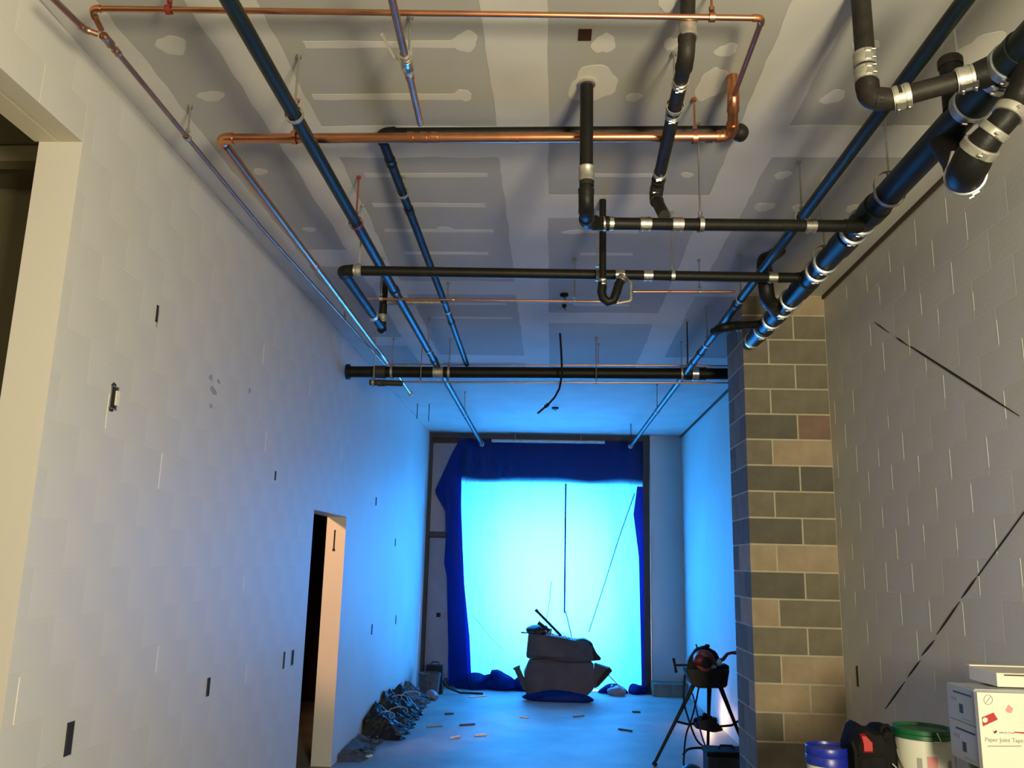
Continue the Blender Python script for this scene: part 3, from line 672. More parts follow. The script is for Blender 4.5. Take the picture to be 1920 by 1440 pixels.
# ------------------------------------------------------------ far end: tarp, sheeting, trims
def sheet(name, outline_l, outline_r, y0, z_top, z_bot, m, parent, seed, amp=.02, nx=40, nz=60, th=.0):
    """hanging sheet between two side outlines (lists of (z, x)), with folds"""
    rr = random.Random(seed); ph = [(rr.uniform(3, 9), rr.uniform(.3, 1.2), rr.uniform(0, 6)) for _ in range(4)]
    def ev(o, z):
        for (za, xa), (zb_, xb) in zip(o, o[1:]):
            if zb_ <= z <= za: return xa+(xb-xa)*(za-z)/(za-zb_+1e-9)
        return o[-1][1] if z < o[-1][0] else o[0][1]
    bm = bmesh.new(); g = []
    for j in range(nz+1):
        z = z_top+(z_bot-z_top)*j/nz; a, b = ev(outline_l, z), ev(outline_r, z); row = []
        f = .08+.92*min(1, j/nz*1.4)
        for i in range(nx+1):
            x = a+(b-a)*i/nx
            y = y0+amp*f*sum(math.sin(x*k1+z*k2+p_) for k1, k2, p_ in ph)/2
            row.append(bm.verts.new((x, y, z)))
        g.append(row)
    for j in range(nz):
        for i in range(nx): bm.faces.new((g[j][i], g[j][i+1], g[j+1][i+1], g[j+1][i]))
    return finish(name, bm, m, parent, True)
zz = lambda py: P(1000, py, y=YF).z
xx = lambda px, py: P(px, py, y=YF).x
ta = empty('blue_tarp', (0, YF+.1, 0), 'large blue tarp hung over the far opening, glowing with daylight', 'tarp')
sheet('sheet', [(zz(826), xx(862, 826)), (zz(905), xx(850, 905)), (zz(1300), xx(850, 1300))], [(zz(826), xx(1208, 826)), (zz(1300), xx(1216, 1300))], YF+.12, zz(824), .01, 'tarp', ta, 3, .028, 70, 90)
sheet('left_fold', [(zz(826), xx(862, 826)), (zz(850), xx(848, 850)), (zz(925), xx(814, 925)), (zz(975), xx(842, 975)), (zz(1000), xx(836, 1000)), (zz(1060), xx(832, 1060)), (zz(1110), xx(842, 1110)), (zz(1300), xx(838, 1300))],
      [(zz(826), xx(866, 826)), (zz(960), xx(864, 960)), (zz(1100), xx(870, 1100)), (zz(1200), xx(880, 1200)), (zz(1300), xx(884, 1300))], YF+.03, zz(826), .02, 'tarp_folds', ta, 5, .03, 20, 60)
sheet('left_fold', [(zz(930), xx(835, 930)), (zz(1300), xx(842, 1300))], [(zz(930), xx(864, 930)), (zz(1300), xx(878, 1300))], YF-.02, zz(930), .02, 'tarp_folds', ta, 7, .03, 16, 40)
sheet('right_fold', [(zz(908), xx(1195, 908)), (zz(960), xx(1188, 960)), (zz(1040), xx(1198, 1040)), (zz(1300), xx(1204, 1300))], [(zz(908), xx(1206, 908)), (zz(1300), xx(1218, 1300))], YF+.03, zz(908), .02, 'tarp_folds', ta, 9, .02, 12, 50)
box('mullion_shade', (xx(1058.5, 1000), YF+.06, zz(1148)), (xx(1061.5, 1000), YF+.075, OH+.02), 'tarp_folds', ta)  # dark strip before the tarp, standing in for the mullion's shadow
# diagonal creases
def crease(pts, w):
    tube('crease', [P(a, b, y=YF+.085) for a, b in pts], w, 'tarp', ta, 6)
crease([(1060, 1146), (1064, 1160), (1072, 1195)], .009); crease([(1190, 925), (1160, 1010), (1135, 1090), (1104, 1185)], .008); crease([(885, 1150), (915, 1190), (945, 1222)], .004)
crease([(1034, 1090), (1030, 1130), (1024, 1165)], .006)
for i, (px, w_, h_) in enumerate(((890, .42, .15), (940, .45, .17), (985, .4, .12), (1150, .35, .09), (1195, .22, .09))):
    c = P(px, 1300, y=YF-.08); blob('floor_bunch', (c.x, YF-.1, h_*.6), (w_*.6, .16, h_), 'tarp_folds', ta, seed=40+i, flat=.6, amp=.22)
# grey poly sheet and pale door panel left of the tarp
tp_ = empty('plastic_sheet', (-1.8, YF+.2, 2.4), 'crumpled grey plastic sheet hanging in the top left corner beside the tarp', 'plastic sheet')
sheet('sheet', [(zz(832), XL+.01), (zz(1005), XL+.01)], [(zz(832), -1.58), (zz(1005), -1.58)], YF+.11, zz(832), zz(1000), 'poly', tp_, 12, .07, 30, 40)
dp = empty('leaning_panel', (-1.8, YF+.18, 0), 'pale panel with a small black square standing left of the tarp', 'panel')
box('panel', (XL+.06, YF+.10, .12), (-1.60, YF+.15, zz(1012)), 'poly', dp, bevel=.004); box('black_square', P(822, 1153, y=YF+.097)-Vector((.035, 0, .035)), P(822, 1153, y=YF+.097)+Vector((.035, .01, .035)), 'black', dp)
S(box('trim_5', (XL, YF+.05, zz(1010)), (-1.6, YF+.16, zz(1001)), 'brown')); S(box('trim_6', (XL+.01, YF+.05, 0), (-1.5, YF+.22, .11), 'brown')); S(box('trim_7', (XL+.001, YF+.02, 0), (XL+.055, YF+.14, ZC-.1), 'brown'))
a_, b_ = P(922, 826, y=YF-.05), P(1134, 829, y=YF-.05)
t = empty('strip_light', a_, 'long pale unlit strip along the top of the tarp', 'strip'); tube('tube', [a_, b_], .03, 'dull', t, 12); tube('end_cap', [a_, a_+X*.06], .034, 'zinc', t, 12); tube('end_cap', [b_-X*.06, b_], .034, 'zinc', t, 12)
tube('bracket', [a_+X*.4, Vector((a_.x+.4, a_.y, ZC))], .006, 'zinc', t, 6); tube('bracket', [b_-X*.4, Vector((b_.x-.4, b_.y, ZC))], .006, 'zinc', t, 6)
t = empty('concrete_kerb', (1.9, 14.1, 0), 'low grey block lying at the foot of the white column right of tarp', 'block')
box('block', (1.63, YF-.36, 0), (1.9, YF-.01, .19), 'cmu_a', t, bevel=.006); box('block', (1.905, YF-.36, 0), (2.17, YF-.01, .19), 'cmu_a', t, bevel=.006)

# ------------------------------------------------------------ debris pile in front of the tarp
yp = 13.55
px2 = lambda a, b, y=yp: P(a, b, y=y)
t = empty('lower_box', (.25, yp, 0), 'wide sagging dark cardboard box, bottom of the pile before the tarp', 'box')
def prism(name, pts, y0, y1, m, parent, jit=0, seed=0):
    bm = bmesh.new(); rr = random.Random(seed)
    a = [bm.verts.new((p.x, y0+rr.uniform(-jit, jit), p.z)) for p in pts]; b = [bm.verts.new((p.x+rr.uniform(-jit, jit), y1, p.z)) for p in pts]
    bm.faces.new(a); bm.faces.new(b[::-1]); n = len(a)
    for i in range(n): bm.faces.new((a[i], b[i], b[(i+1) % n], a[(i+1) % n]))
    bmesh.ops.recalc_face_normals(bm, faces=bm.faces)
    bmesh.ops.bevel(bm, geom=list(bm.edges), offset=.012, segments=2, affect='EDGES')
    return finish(name, bm, m, parent)
Q = lambda l, y=yp: [P(a, b, y=y) for a, b in l]
prism('body', Q([(988, 1304), (984, 1262), (991, 1236), (1020, 1232), (1062, 1240), (1112, 1240), (1112, 1288), (1100, 1300)]), yp-.25, yp+.3, 'box', t, .03, 1)
prism('open_flap', Q([(1113, 1242), (1145, 1252), (1142, 1260), (1120, 1284), (1112, 1288)]), yp-.22, yp+.05, 'box', t, .02, 2)
prism('flap_edge', Q([(1141, 1250), (1149, 1257), (1121, 1285), (1117, 1282)], yp-.24), yp-.27, yp-.23, 'black', t)
t = empty('upper_box', px2(1050, 1235), 'torn dark cardboard box on top of the wide sagging box', 'box')
prism('body', Q([(989, 1232), (987, 1226), (991, 1187), (1030, 1190), (1060, 1195), (1075, 1199), (1100, 1200), (1110, 1212), (1112, 1236), (1060, 1238), (1025, 1232)]), yp-.2, yp+.25, 'box', t, .02, 3)
prism('torn_flap', Q([(1078, 1198), (1095, 1196), (1110, 1204), (1114, 1218), (1127, 1233), (1126, 1236), (1104, 1238), (1110, 1212), (1100, 1200)]), yp-.16, yp+.1, 'black', t, .01, 4)
box('tape_patch', px2(1052, 1234, yp-.205)-Vector((0, .004, 0)), px2(1096, 1212, yp-.205), 'box', t)
t = empty('rubbish_bag', px2(1010, 1184), 'black rubbish bag slumped over the left top of the upper box', 'bag'); blob('bag', px2(1006, 1183, yp-.02), (.16, .15, .085), 'blackbag', t, seed=3, amp=.2); blob('knot', px2(1024, 1178, yp-.05), (.035, .035, .04), 'blackbag', t, seed=4)
blob_ = empty('crumpled_foil', px2(1029, 1185), 'small crumpled silver foil on the black rubbish bag', 'foil'); blob('foil', px2(1029, 1184, yp-.2), (.045, .04, .04), 'steel', blob_, seed=9, amp=.4)
blob('loose_edge', px2(1033, 1189, yp-.19), (.04, .02, .018), 'steel', blob_, seed=12, amp=.3)
for a, b, r, m_, nm, lb in (((1004, 1143), (1052, 1192), .020, 'black', 'debris_pole', 'longer black pole sticking up from the debris pile'), ((1009, 1167), (1030, 1183), .026, 'black', 'debris_pole', 'short thick black stick below the longer pole on the pile'),
        ((977, 1186), (1002, 1187), .011, 'black', 'debris_rod', 'thin rod poking out left of the upper box'), ((968, 1250), (986, 1292), .045, 'box', 'rolled_tube', 'blue-lit rolled tube leaning against left side of the pile'),
        ((1139, 1264), (1170, 1296), .008, 'zinc', 'debris_rod', 'thin rod leaning from the pile down to the right')):
    t = empty(nm, px2(*b), lb, 'debris'); tube('shaft', [px2(*a, yp-.24), px2(*b, yp-.24)], r, m_, t, 12); tube('tip', [px2(*a, yp-.24), px2(*a, yp-.24).lerp(px2(*b, yp-.24), .08)], r*1.25, m_, t, 12)
t = empty('wire_tangle', px2(1050, 1190), 'tangle of thin copper wire on top of the upper box', 'wire'); wp = [px2(1036+k*2.3, 1187+4*math.sin(k*1.7)+k*.7, yp-.19) for k in range(14)]; tube('wire', wp, .006, 'copper', t, 6)
tube('wire', [p+Vector((.03, .03, .02)) for p in wp[::-1]], .006, 'dull', t, 6)
t = empty('small_bag', P(1155, 1300, z=.05), 'small slumped blue-grey bag on the floor right of the pile', 'bag'); c = P(1158, 1304, z=0); blob('bag', (c.x, c.y, .06), (.14, .14, .1), 'poly', t, seed=8, flat=.6); blob('knot', (c.x-.08, c.y, .13), (.03, .03, .03), 'poly', t, seed=2)
t = empty('plastic_bundle', (.2, 13.4, 0), 'flattened dark blue plastic under the front of the pile', 'plastic')
c = P(1050, 1306, z=0); blob('bag', (c.x, 13.26, .05), (.5, .12, .10), 'tarp_folds', t, seed=11, flat=.6, amp=.15); blob('knot', (c.x-.3, 13.17, .08), (.05, .05, .04), 'tarp_folds', t, seed=13)

# ------------------------------------------------------------ debris along the left wall
def on_floor(px, py): return P(px, py, z=0)
def mound(name, x0, x1, y0, y1, h, m, parent, seed, jag=.2, n=(22, 60)):
    rr = random.Random(seed); ph = [(rr.uniform(8, 30), rr.uniform(5, 22), rr.uniform(0, 6)) for _ in range(6)]; bm = bmesh.new(); g = []
    for j in range(n[1]+1):
        v = j/n[1]; row = []
        for i in range(n[0]+1):
            u = i/n[0]; x = x0+(x1-x0)*u*(1+.06*math.sin(v*17+seed)+.03*rr.uniform(-1, 1)); y = y0+(y1-y0)*v
            e_ = (1-u**1.6)*min(1, 7*v, 7*(1-v)); k = 1+jag*sum(math.sin(x*a+y*b+p_) for a, b, p_ in ph)/3+jag*rr.uniform(-.3, .3)
            row.append(bm.verts.new((x, y, max(.001, h*e_*k) if 0 < i < n[0] and 0 < j < n[1] else (h*.75 if i == 0 and 1 < j < n[1]-1 else .001))))
        g.append(row)
    for j in range(n[1]):
        for i in range(n[0]): bm.faces.new((g[j][i], g[j][i+1], g[j+1][i+1], g[j+1][i]))
    return finish(name, bm, m, parent, False)
for i, (y0, y1, w_, h_, m_, nm, cat, lb) in enumerate(((8.95, 10.0, .26, .09, 'dust', 'rubble_heap', 'rubble', 'nearest low heap of grey rubble beside the doorway jamb'), (10.05, 10.95, .46, .27, 'blackbag', 'rubbish_bag', 'bag', 'nearest torn black rubbish bag slumped along the left wall'),
        (11.0, 11.95, .44, .33, 'blackbag', 'rubbish_bag', 'bag', 'farther torn black rubbish bag slumped along the left wall'), (12.0, 12.95, .40, .26, 'dust', 'rubble_heap', 'rubble', 'farther dark heap of rubble just before the grey bucket'))):
    t = empty(nm, (XL+.05, (y0+y1)/2, 0), lb, cat, 'heaps along the left wall'); o = mound('heap', XL+.004, XL+w_, y0, y1, h_, m_, t, 30+i)
    rr = random.Random(i)
    for k in range(9):
        p = Vector((XL+rr.uniform(.08, w_), rr.uniform(y0+.1, y1-.1), .03+h_*rr.uniform(.1, .5))); L_ = rr.uniform(.05, .2)
        q = (Quaternion((0, 0, 1), rr.uniform(0, 3)) @ Quaternion((1, 0, 0), rr.uniform(-.5, .5))).to_matrix()
        box('chunk', p-Vector((.02+.02*(k % 2), L_/2, .009)), p+Vector((.02+.02*(k % 2), L_/2, .009)), ('dust', 'black', 'box', 'dust')[k % 4], t, rot=q, bevel=.003)
    if m_ == 'blackbag':
        for k in range(2): p = Vector((XL+.2+.1*k, y0+.3+.35*k, h_*.8)); tube('strap', [p+Vector((.12*math.cos(a), .09*math.sin(a*1.3), .05*math.sin(a)-.02)) for a in [k2*.6 for k2 in range(8)]], .007, 'dull', t, 6)
c = on_floor(797, 1316); c.x = max(c.x, XL+.19); c.y = 13.2
t = empty('grey_bucket', (c.x, c.y, 0), 'grey bucket in the far left corner by the pale panel', 'bucket'); lathe('body', (c.x, c.y, 0), [(.13, 0), (.16, .33), (.168, .33), (.168, .35), (.15, .35), (.125, .02)], 'dust', t, 28); tube('handle', [Vector((c.x+.16*math.cos(a*math.pi/8), c.y, .33-.14*math.sin(a*math.pi/8))) for a in range(9)], .005, 'dull', t, 6)
c2 = Vector((c.x+.02, c.y+.42, 0))
t = empty('black_case', c2, 'small black case standing in the far left corner behind the bucket', 'case'); box('body', c2+Vector((-.13, -.1, 0)), c2+Vector((.13, .1, .42)), 'black', t, bevel=.012); tube('handle', [c2+Vector((-.06, 0, .42)), c2+Vector((-.05, 0, .46)), c2+Vector((.05, 0, .46)), c2+Vector((.06, 0, .42))], .01, 'black', t, 8)
tube('hose', [c2+Vector((.13, -.02, .2)), c2+Vector((.2, -.02, .1)), c2+Vector((.4, -.05, .03)), c2+Vector((.75, .0, .02))], .016, 'black', t, 8)
c = on_floor(808, 1308); t = empty('white_lump', c, 'small white crumpled lump beside the grey bucket', 'debris'); blob('lump', (c.x+.02, c.y-.2, .06), (.09, .09, .08), 'poly', t, seed=6, flat=.7); blob('torn_edge', (c.x+.08, c.y-.26, .05), (.05, .04, .05), 'poly', t, seed=7, flat=.9)
c = P(752, 1306, x=XL+.1); t = empty('wire_loop', c, 'loop of stiff wire standing up from the rubble by left wall', 'wire'); tube('loop', [c+Vector((0, .28*math.cos(a), .17*math.sin(a)-.02)) for a in [math.pi*(-.25+1.5*k/20) for k in range(21)]], .008, 'dull', t, 6); tube('tail', [c+Vector((0, .2, -.14)), c+Vector((.05, .3, -.3)), c+Vector((.1, .4, -c.z+.02))], .008, 'dull', t, 6)
for i, (a, b, w, m_, lb) in enumerate((((683, 1394), (712, 1394), .03, 'black', 'short black pipe scrap on floor near the bags'), ((742, 1360), (752, 1370), .025, 'steel', 'bright metal scrap on the floor by the bags'), ((758, 1362), (778, 1359), .02, 'black', 'thin dark stick on the floor beyond the bright scrap'),
        ((664, 1426), (696, 1418), .022, 'white', 'white splintered strip on the floor nearest the jamb'), ((800, 1363), (830, 1362), .012, 'zinc', 'faint thin rod lying left on the open floor'), ((835, 1340), (850, 1339), .02, 'box', 'small dark chip on the floor left of centre'),
        ((862, 1361), (890, 1359), .018, 'dust', 'flat dust scrap left of centre on the floor'), ((890, 1380), (912, 1379), .02, 'white', 'small white paper scrap on the middle floor'), ((975, 1345), (990, 1347), .02, 'white', 'tiny white scrap in front of the pile'),
        ((1186, 1336), (1200, 1336), .03, 'box', 'small dark chip on the floor right of centre'), ((1160, 1368), (1185, 1372), .014, 'dust', 'thin dust strip on the floor before the tripod'), ((846, 1385), (862, 1382), .02, 'white', 'pale flat chip on the left foreground floor'),
        ((880, 1308), (912, 1306), .02, 'white', 'pale strip lying at the foot of the tarp'), ((1075, 1345), (1095, 1343), .012, 'wood', 'thin wooden splinter on floor below the pile'))):
    p, q = on_floor(*a), on_floor(*b); p.x = max(p.x, XL+.05)
    d = (q-p); L_ = d.length; c = (p+q)/2; o = box('floor_scrap', c+Vector((-L_/2, -w, 0.001)), c+Vector((L_/2, w, .018)), m_, None, rot=Quaternion((0, 0, 1), math.atan2(d.y, d.x)).to_matrix(), bevel=.003)
    o.location = (0, 0, 0); tag(o, lb, 'scrap')

# ------------------------------------------------------------ tripod pipe vise
tc_ = Vector((1.62, 9.45, 0))
t = empty('tripod_pipe_vise', tc_, 'red and black pipe vise on a steel tripod stand with a lower tray', 'tool stand')
T = lambda px, py, y=9.45: P(px, py, y=y)
hub = [T(1292, 1285), T(1328, 1288, 9.6), T(1348, 1288)]
feet = [on_floor(1226, 1436), Vector((1.74, 9.95, 0)), Vector((2.08, 9.35, 0))]
for a, b in zip((T(1300, 1284, 9.4), T(1330, 1286, 9.55), T(1350, 1286, 9.4)), feet):
    l_ = tube('leg', [a, a.lerp(b, .35), b+Vector((0, 0, .012))], [.026, .019, .015], 'castw', t, 12); f_ = tube('foot', [b.lerp(a, .04), b+Vector((0, 0, .004))], .026, 'black', t, 10); f_.parent = l_; f_.location = (0, 0, 0)
prism('base_casting', [T(1281, 1252), T(1363, 1252), T(1358, 1285), T(1346, 1287), T(1305, 1287), T(1292, 1280)], 9.3, 9.56, 'castw', t)
prism('yoke_plate', [T(1285, 1262), T(1290, 1235), T(1303, 1216), T(1322, 1210), T(1343, 1222), T(1352, 1242), T(1358, 1262)], 9.42, 9.5, 'black', t)
lathe('chuck', T(1322, 1241, 9.3), [(.06, -.012), (.095, -.01), (.105, .005), (.115, .04), (.115, .12), (.09, .14)], 'rust', t, 28, axis=Y)
lathe('chuck_jaw', T(1325, 1243, 9.26), [(.022, -.01), (.05, .0), (.06, .03)], 'dark', t, 20, axis=Y)
blob('red_guard', T(1311, 1238, 9.32), (.06, .07, .07), 'rust', t, seed=2, amp=.05); blob('steel_nut', T(1348, 1242, 9.28), (.032, .03, .035), 'steel', t, seed=5, amp=.06); blob('oil_spout', T(1338, 1250, 9.26), (.03, .03, .02), 'dull', t, seed=6, amp=.1)
tube('crank_shaft', [T(1288, 1247), T(1266, 1247)], .011, 'black', t, 10); tube('crank_handle', [T(1263, 1234), T(1266, 1250), T(1268, 1261)], [.016, .012, .017], 'black', t, 10)
tube('lever', [T(1346, 1240), T(1356, 1236), T(1364, 1226), T(1371, 1224), T(1380, 1224)], [.022, .02, .017, .015, .02], 'rust', t, 10)
tube('top_pin', [T(1305, 1208), T(1308, 1216)], .008, 'black', t, 8); blob('top_knob', T(1326, 1211), (.03, .03, .02), 'black', t, seed=8, amp=.05); prism('side_lug', [T(1350, 1246), T(1362, 1244), T(1366, 1252), T(1358, 1264), T(1350, 1262)], 9.36, 9.52, 'black', t)
for a in ((1300, 1356), (1350, 1360)): pass
tube('cross_brace', [T(1266, 1352, 9.38), T(1290, 1358, 9.42), T(1310, 1356, 9.5)], .012, 'black', t, 8); tube('cross_brace', [T(1350, 1362, 9.5), T(1372, 1360, 9.42), T(1384, 1352, 9.38)], .012, 'black', t, 8)
prism('lower_tray', [T(1300, 1362, 9.5), T(1302, 1350, 9.5), T(1328, 1345, 9.5), T(1342, 1352, 9.5), T(1354, 1366, 9.5), T(1335, 1370, 9.5)], 9.38, 9.62, 'brown', t)
for i, (px, py) in enumerate(((1306, 1350), (1313, 1348), (1322, 1343), (1331, 1346), (1340, 1352))):
    blob('tray_fitting', T(px, py, 9.45), (.03, .03, .035), ('black', 'brown')[i % 2], t, seed=50+i, amp=.2, sub=2)
def cord(name, pts, r, m_, lb):
    sm = []
    for i in range(len(pts)-1):
        p0, p1, p2, p3 = pts[max(0, i-1)], pts[i], pts[i+1], pts[min(len(pts)-1, i+2)]
        for k in range(6):
            u = k/6; sm.append(.5*((2*p1)+(p2-p0)*u+(2*p0-5*p1+4*p2-p3)*u*u+(-p0+3*p1-3*p2+p3)*u**3))
    sm.append(pts[-1]); o = tube(name, sm, r, m_, None, 8); return tag(o, lb, 'cord')
cord('power_cord', [T(1284, 1265, 9.22), T(1282, 1310, 9.2), T(1290, 1345, 9.18), T(1305, 1385, 9.2), T(1322, 1402, 9.25), T(1334, 1408, 9.3)], .010, 'black', 'black power cord looping down the left of the tripod')
cord('power_cord', [T(1310, 1289, 9.26), T(1304, 1320, 9.2), T(1296, 1350, 9.15), T(1286, 1380, 9.1), T(1282, 1425, 9.0), T(1283, 1436, 9.0)], .009, 'black', 'black power cord crossing behind and reaching the floor by the tripod')
cord('power_cord', [T(1298, 1300, 9.3), T(1306, 1330, 9.25), T(1312, 1365, 9.25), T(1320, 1392, 9.25), T(1330, 1412, 9.2)], .009, 'blid', 'blue cord hanging between the tripod legs')
tb_ = on_floor(1330, 1436)
t = empty('tool_case', (1.85, 9.1, 0), 'black and grey tool case on the floor under the tripod', 'tool case')
ya_, yb_ = 8.78, 9.08
zt_ = P(1360, 1410, y=ya_).z; xa_ = P(1328, 1430, y=ya_).x
box('body', (xa_, ya_, 0), (xa_+.52, yb_, zt_-.05), 'box', t, bevel=.012); box('lid', (xa_-.01, ya_-.01, zt_-.05), (xa_+.53, yb_+.01, zt_), 'black', t, bevel=.012)
tube('handle', [(xa_+.13, 8.93, zt_), (xa_+.15, 8.93, zt_+.03), (xa_+.26, 8.93, zt_+.03), (xa_+.28, 8.93, zt_)], .011, 'black', t, 8)
cord('hose_coil', [on_floor(1282, 1434)+Vector((0, 0, .1)), on_floor(1290, 1424)+Vector((0, 0, .1)), on_floor(1310, 1421)+Vector((0, 0, .1)), on_floor(1324, 1422)+Vector((0, -.05, .1))], .013, 'black', 'short black hose arching beside the tool case')
c = P(1296, 1437, y=8.7); t = empty('tool_bag', (c.x, 8.7, 0), 'dark red and black tool bag at the frame bottom left of the case', 'bag'); blob('body', (c.x, 8.72, .04), (.13, .13, .10), 'blackbag', t, seed=16, flat=.6, amp=.1); blob('red_pocket', (c.x+.07, 8.63, .06), (.06, .05, .05), 'rust', t, seed=17, amp=.06)
# small lamp on the floor behind the pier, mostly hidden
t = empty('floor_work_lamp', (2.07, 11.55, 0), 'small lit work lamp on floor hidden behind the block pier', 'lamp')
lathe('lamp_base', (2.07, 11.55, 0), [(.06, 0), (.06, .015), (.02, .03)], 'black', t, 16); lathe('lamp_body', (2.07, 11.55, .03), [(.03, 0), (.05, .05), (.05, .09)], 'black', t, 16)

# ------------------------------------------------------------ bench with pails and boxes in the right foreground
ZT = .70
t = empty('plank_bench', (1.95, 4.1, 0), 'low plank bench carrying pails and boxes along the right wall', 'bench')
for k in range(4): box('plank', (1.33+k*.215, 2.9, ZT-.04), (1.33+k*.215+.205, 5.2, ZT), 'wood', t, bevel=.004)
for x, y in ((1.4, 3.05), (2.05, 3.05), (1.4, 5.05), (2.05, 5.05)): box('leg', (x, y, 0), (x+.09, y+.06, ZT-.04), 'wood', t, bevel=.004)
def pail(px_c, py_top, D, rpx, lidm, label, hbot, lid_h, lidname='lid'):
    c = P(px_c, py_top, y=D); r = P(px_c+rpx, py_top, y=D).x-c.x; zt = c.z
    t = empty('plastic_pail', (c.x, D, ZT), label, 'pail'); h = zt-ZT
    lathe('body', (c.x, D, ZT), [(r*.80, 0), (r*.82, .004), (r*.93, h-lid_h*1.2), (r*.93, h-.03)], 'bucket', t, 48)
    lathe('lid', (c.x, D, zt-lid_h), [(r*.96, 0), (r*1.0, .004), (r*.99, lid_h*.45), (r*.965, lid_h*.5), (r*.985, lid_h*.55), (r*.985, lid_h-.004), (r*.96, lid_h), (r*.9, lid_h), (r*.88, lid_h-.012), (.01, lid_h-.012)], lidm, t, 48)
    # wire bail hanging at the front
    ears = [Vector((c.x-r*.97, D, zt-lid_h*1.5)), Vector((c.x+r*.97, D, zt-lid_h*1.5))]
    tube('handle', [Vector((c.x-r*.99*math.cos(a*math.pi/12), D-r*1.03*math.sin(a*math.pi/12), zt-lid_h*1.4-(h*.42)*math.sin(a*math.pi/12))) for a in range(13)], .0025, 'dull', t, 6)
    return c, r, zt, t
def curved_label(c, r, a0, a1, z0, z1, m_, parent, name='label'):
    bm = bmesh.new(); n = 10; g = []
    for i in range(n+1):
        a = a0+(a1-a0)*i/n; g.append([bm.verts.new((c.x+r*math.sin(a), c.y-r*math.cos(a), z)) for z in (z0, z1)])
    for i in range(n): bm.faces.new((g[i][0], g[i+1][0], g[i+1][1], g[i][1]))
    return finish(name, bm, m_, parent, True)
c, r, zt, t = pail(1551, 1397, 4.45, 41, 'blid', 'small white pail with a deep blue lid at the foot of the block pier', 0, .085)
c, r, zt, t = pail(1728, 1362, 4.35, 55, 'glid', 'white pail with green lid and pink label between backpack and boxes', 0, .045)
curved_label(c, r*.925, -.28, .08, zt-.22, zt-.11, 'pink', t); curved_label(c, r*.928, -.62, -.45, zt-.19, zt-.12, 'greyink', t); curved_label(c, r*.928, .55, .75, zt-.2, zt-.13, 'greyink', t)
curved_label(c, r*.928, -.62, -.42, zt-.23, zt-.2, 'ink', t); tube('tear_tab', [P(1757, 1375, y=4.35-r), P(1765, 1392, y=4.35-r), P(1752, 1392, y=4.35-r)], .003, 'white', t, 6)
cb = P(1893, 1428, y=3.72)
c, r, zt, t = pail(1900, 1427, 3.86, 78, 'glid', 'white pail with bright green lid under the white boxes at the right edge', 0, .04)
ZB = zt+.001
# backpack
t = empty('backpack', (P(1637, 1400, y=4.4).x, 4.4, ZT), 'black backpack with a red panel between the blue and green lidded pails', 'backpack')
B = lambda px, py, y=4.36: P(px, py, y=y)
def hull(name, pts, y0, y1, m_, parent, inf=.02):
    bm = bmesh.new(); n = len(pts); rows = []
    cx = sum(p.x for p in pts)/n; cz = sum(p.z for p in pts)/n
    for y, s in ((y0, .78), (y0+.025, .95), ((y0+y1)/2, 1.0), (y1-.02, .95), (y1, .85)):
        rows.append([bm.verts.new((cx+(p.x-cx)*s, y, cz+(p.z-cz)*s)) for p in pts])
    for a, b in zip(rows, rows[1:]):
        for i in range(n): bm.faces.new((a[i], b[i], b[(i+1) % n], a[(i+1) % n]))
    bm.faces.new(rows[0]); bm.faces.new(rows[-1][::-1]); bmesh.ops.recalc_face_normals(bm, faces=bm.faces)
    return finish(name, bm, m_, parent, True)
hull('body', [B(1592, 1470), B(1592, 1398), B(1597, 1382), B(1602, 1366), B(1611, 1357), B(1628, 1370), B(1648, 1370), B(1656, 1362), B(1670, 1362), B(1673, 1380), B(1678, 1400), B(1680, 1470)], 4.30, 4.52, 'fabric', t)
hull('red_panel', [B(1618, 1412, 4.29), B(1617, 1395, 4.29), B(1612, 1376, 4.29), B(1622, 1376, 4.29), B(1637, 1392, 4.29), B(1638, 1412, 4.29)], 4.28, 4.305, 'red', t)
tube('strap_loop', [B(1651, 1372, 4.33), B(1655, 1362, 4.32), B(1664, 1360, 4.31), B(1672, 1368, 4.31), B(1672, 1382, 4.31), B(1662, 1388, 4.3), B(1656, 1378, 4.3)], .009, 'fabric', t, 8)
tube('side_strap', [B(1598, 1390, 4.3), B(1604, 1410, 4.28), B(1606, 1450, 4.28)], .008, 'fabric', t, 8); tube('zip_pull', [B(1673, 1432, 4.28), B(1681, 1440, 4.27)], .004, 'steel', t, 6)
hull('front_pocket', [B(1605, 1475, 4.29), B(1604, 1420, 4.29), B(1615, 1413, 4.29), B(1655, 1412, 4.29), B(1664, 1422, 4.29), B(1664, 1475, 4.29)], 4.255, 4.31, 'fabric', t)
# cartons
def text(s, size, loc, m_, parent, rotx=math.pi/2, rotz=0, name='lettering', ext=.0006):
    cu = bpy.data.curves.new('t', 'FONT'); cu.body = s; cu.size = size; cu.extrude = ext
    o = bpy.data.objects.new('t', cu); C.objects.link(o); dg = bpy.context.evaluated_depsgraph_get()
    me = bpy.data.meshes.new_from_object(o.evaluated_get(dg)); bpy.data.objects.remove(o)
    me.materials.clear(); me.materials.append(M[m_]); o = bpy.data.objects.new(name, me); C.objects.link(o); o.parent = parent
    o.location = Vector(loc)-parent.location; o.rotation_euler = (rotx, 0, rotz); return o
ya = 3.66
A0 = P(1838, 1425, y=ya); A1 = P(1836, 1298, y=ya); ax0 = (A0.x+A1.x)/2; az1 = A1.z; ax1 = ax0+.34
t = empty('tape_carton', (ax0, ya, ZB), 'white carton with red sticker and joint tape lettering at right edge', 'carton')
box('body', (ax0, ya, ZB), (ax1, ya+.03, az1), 'white', t, bevel=.002)
Fp = lambda px, py: P(px, py, y=ya-.0015)
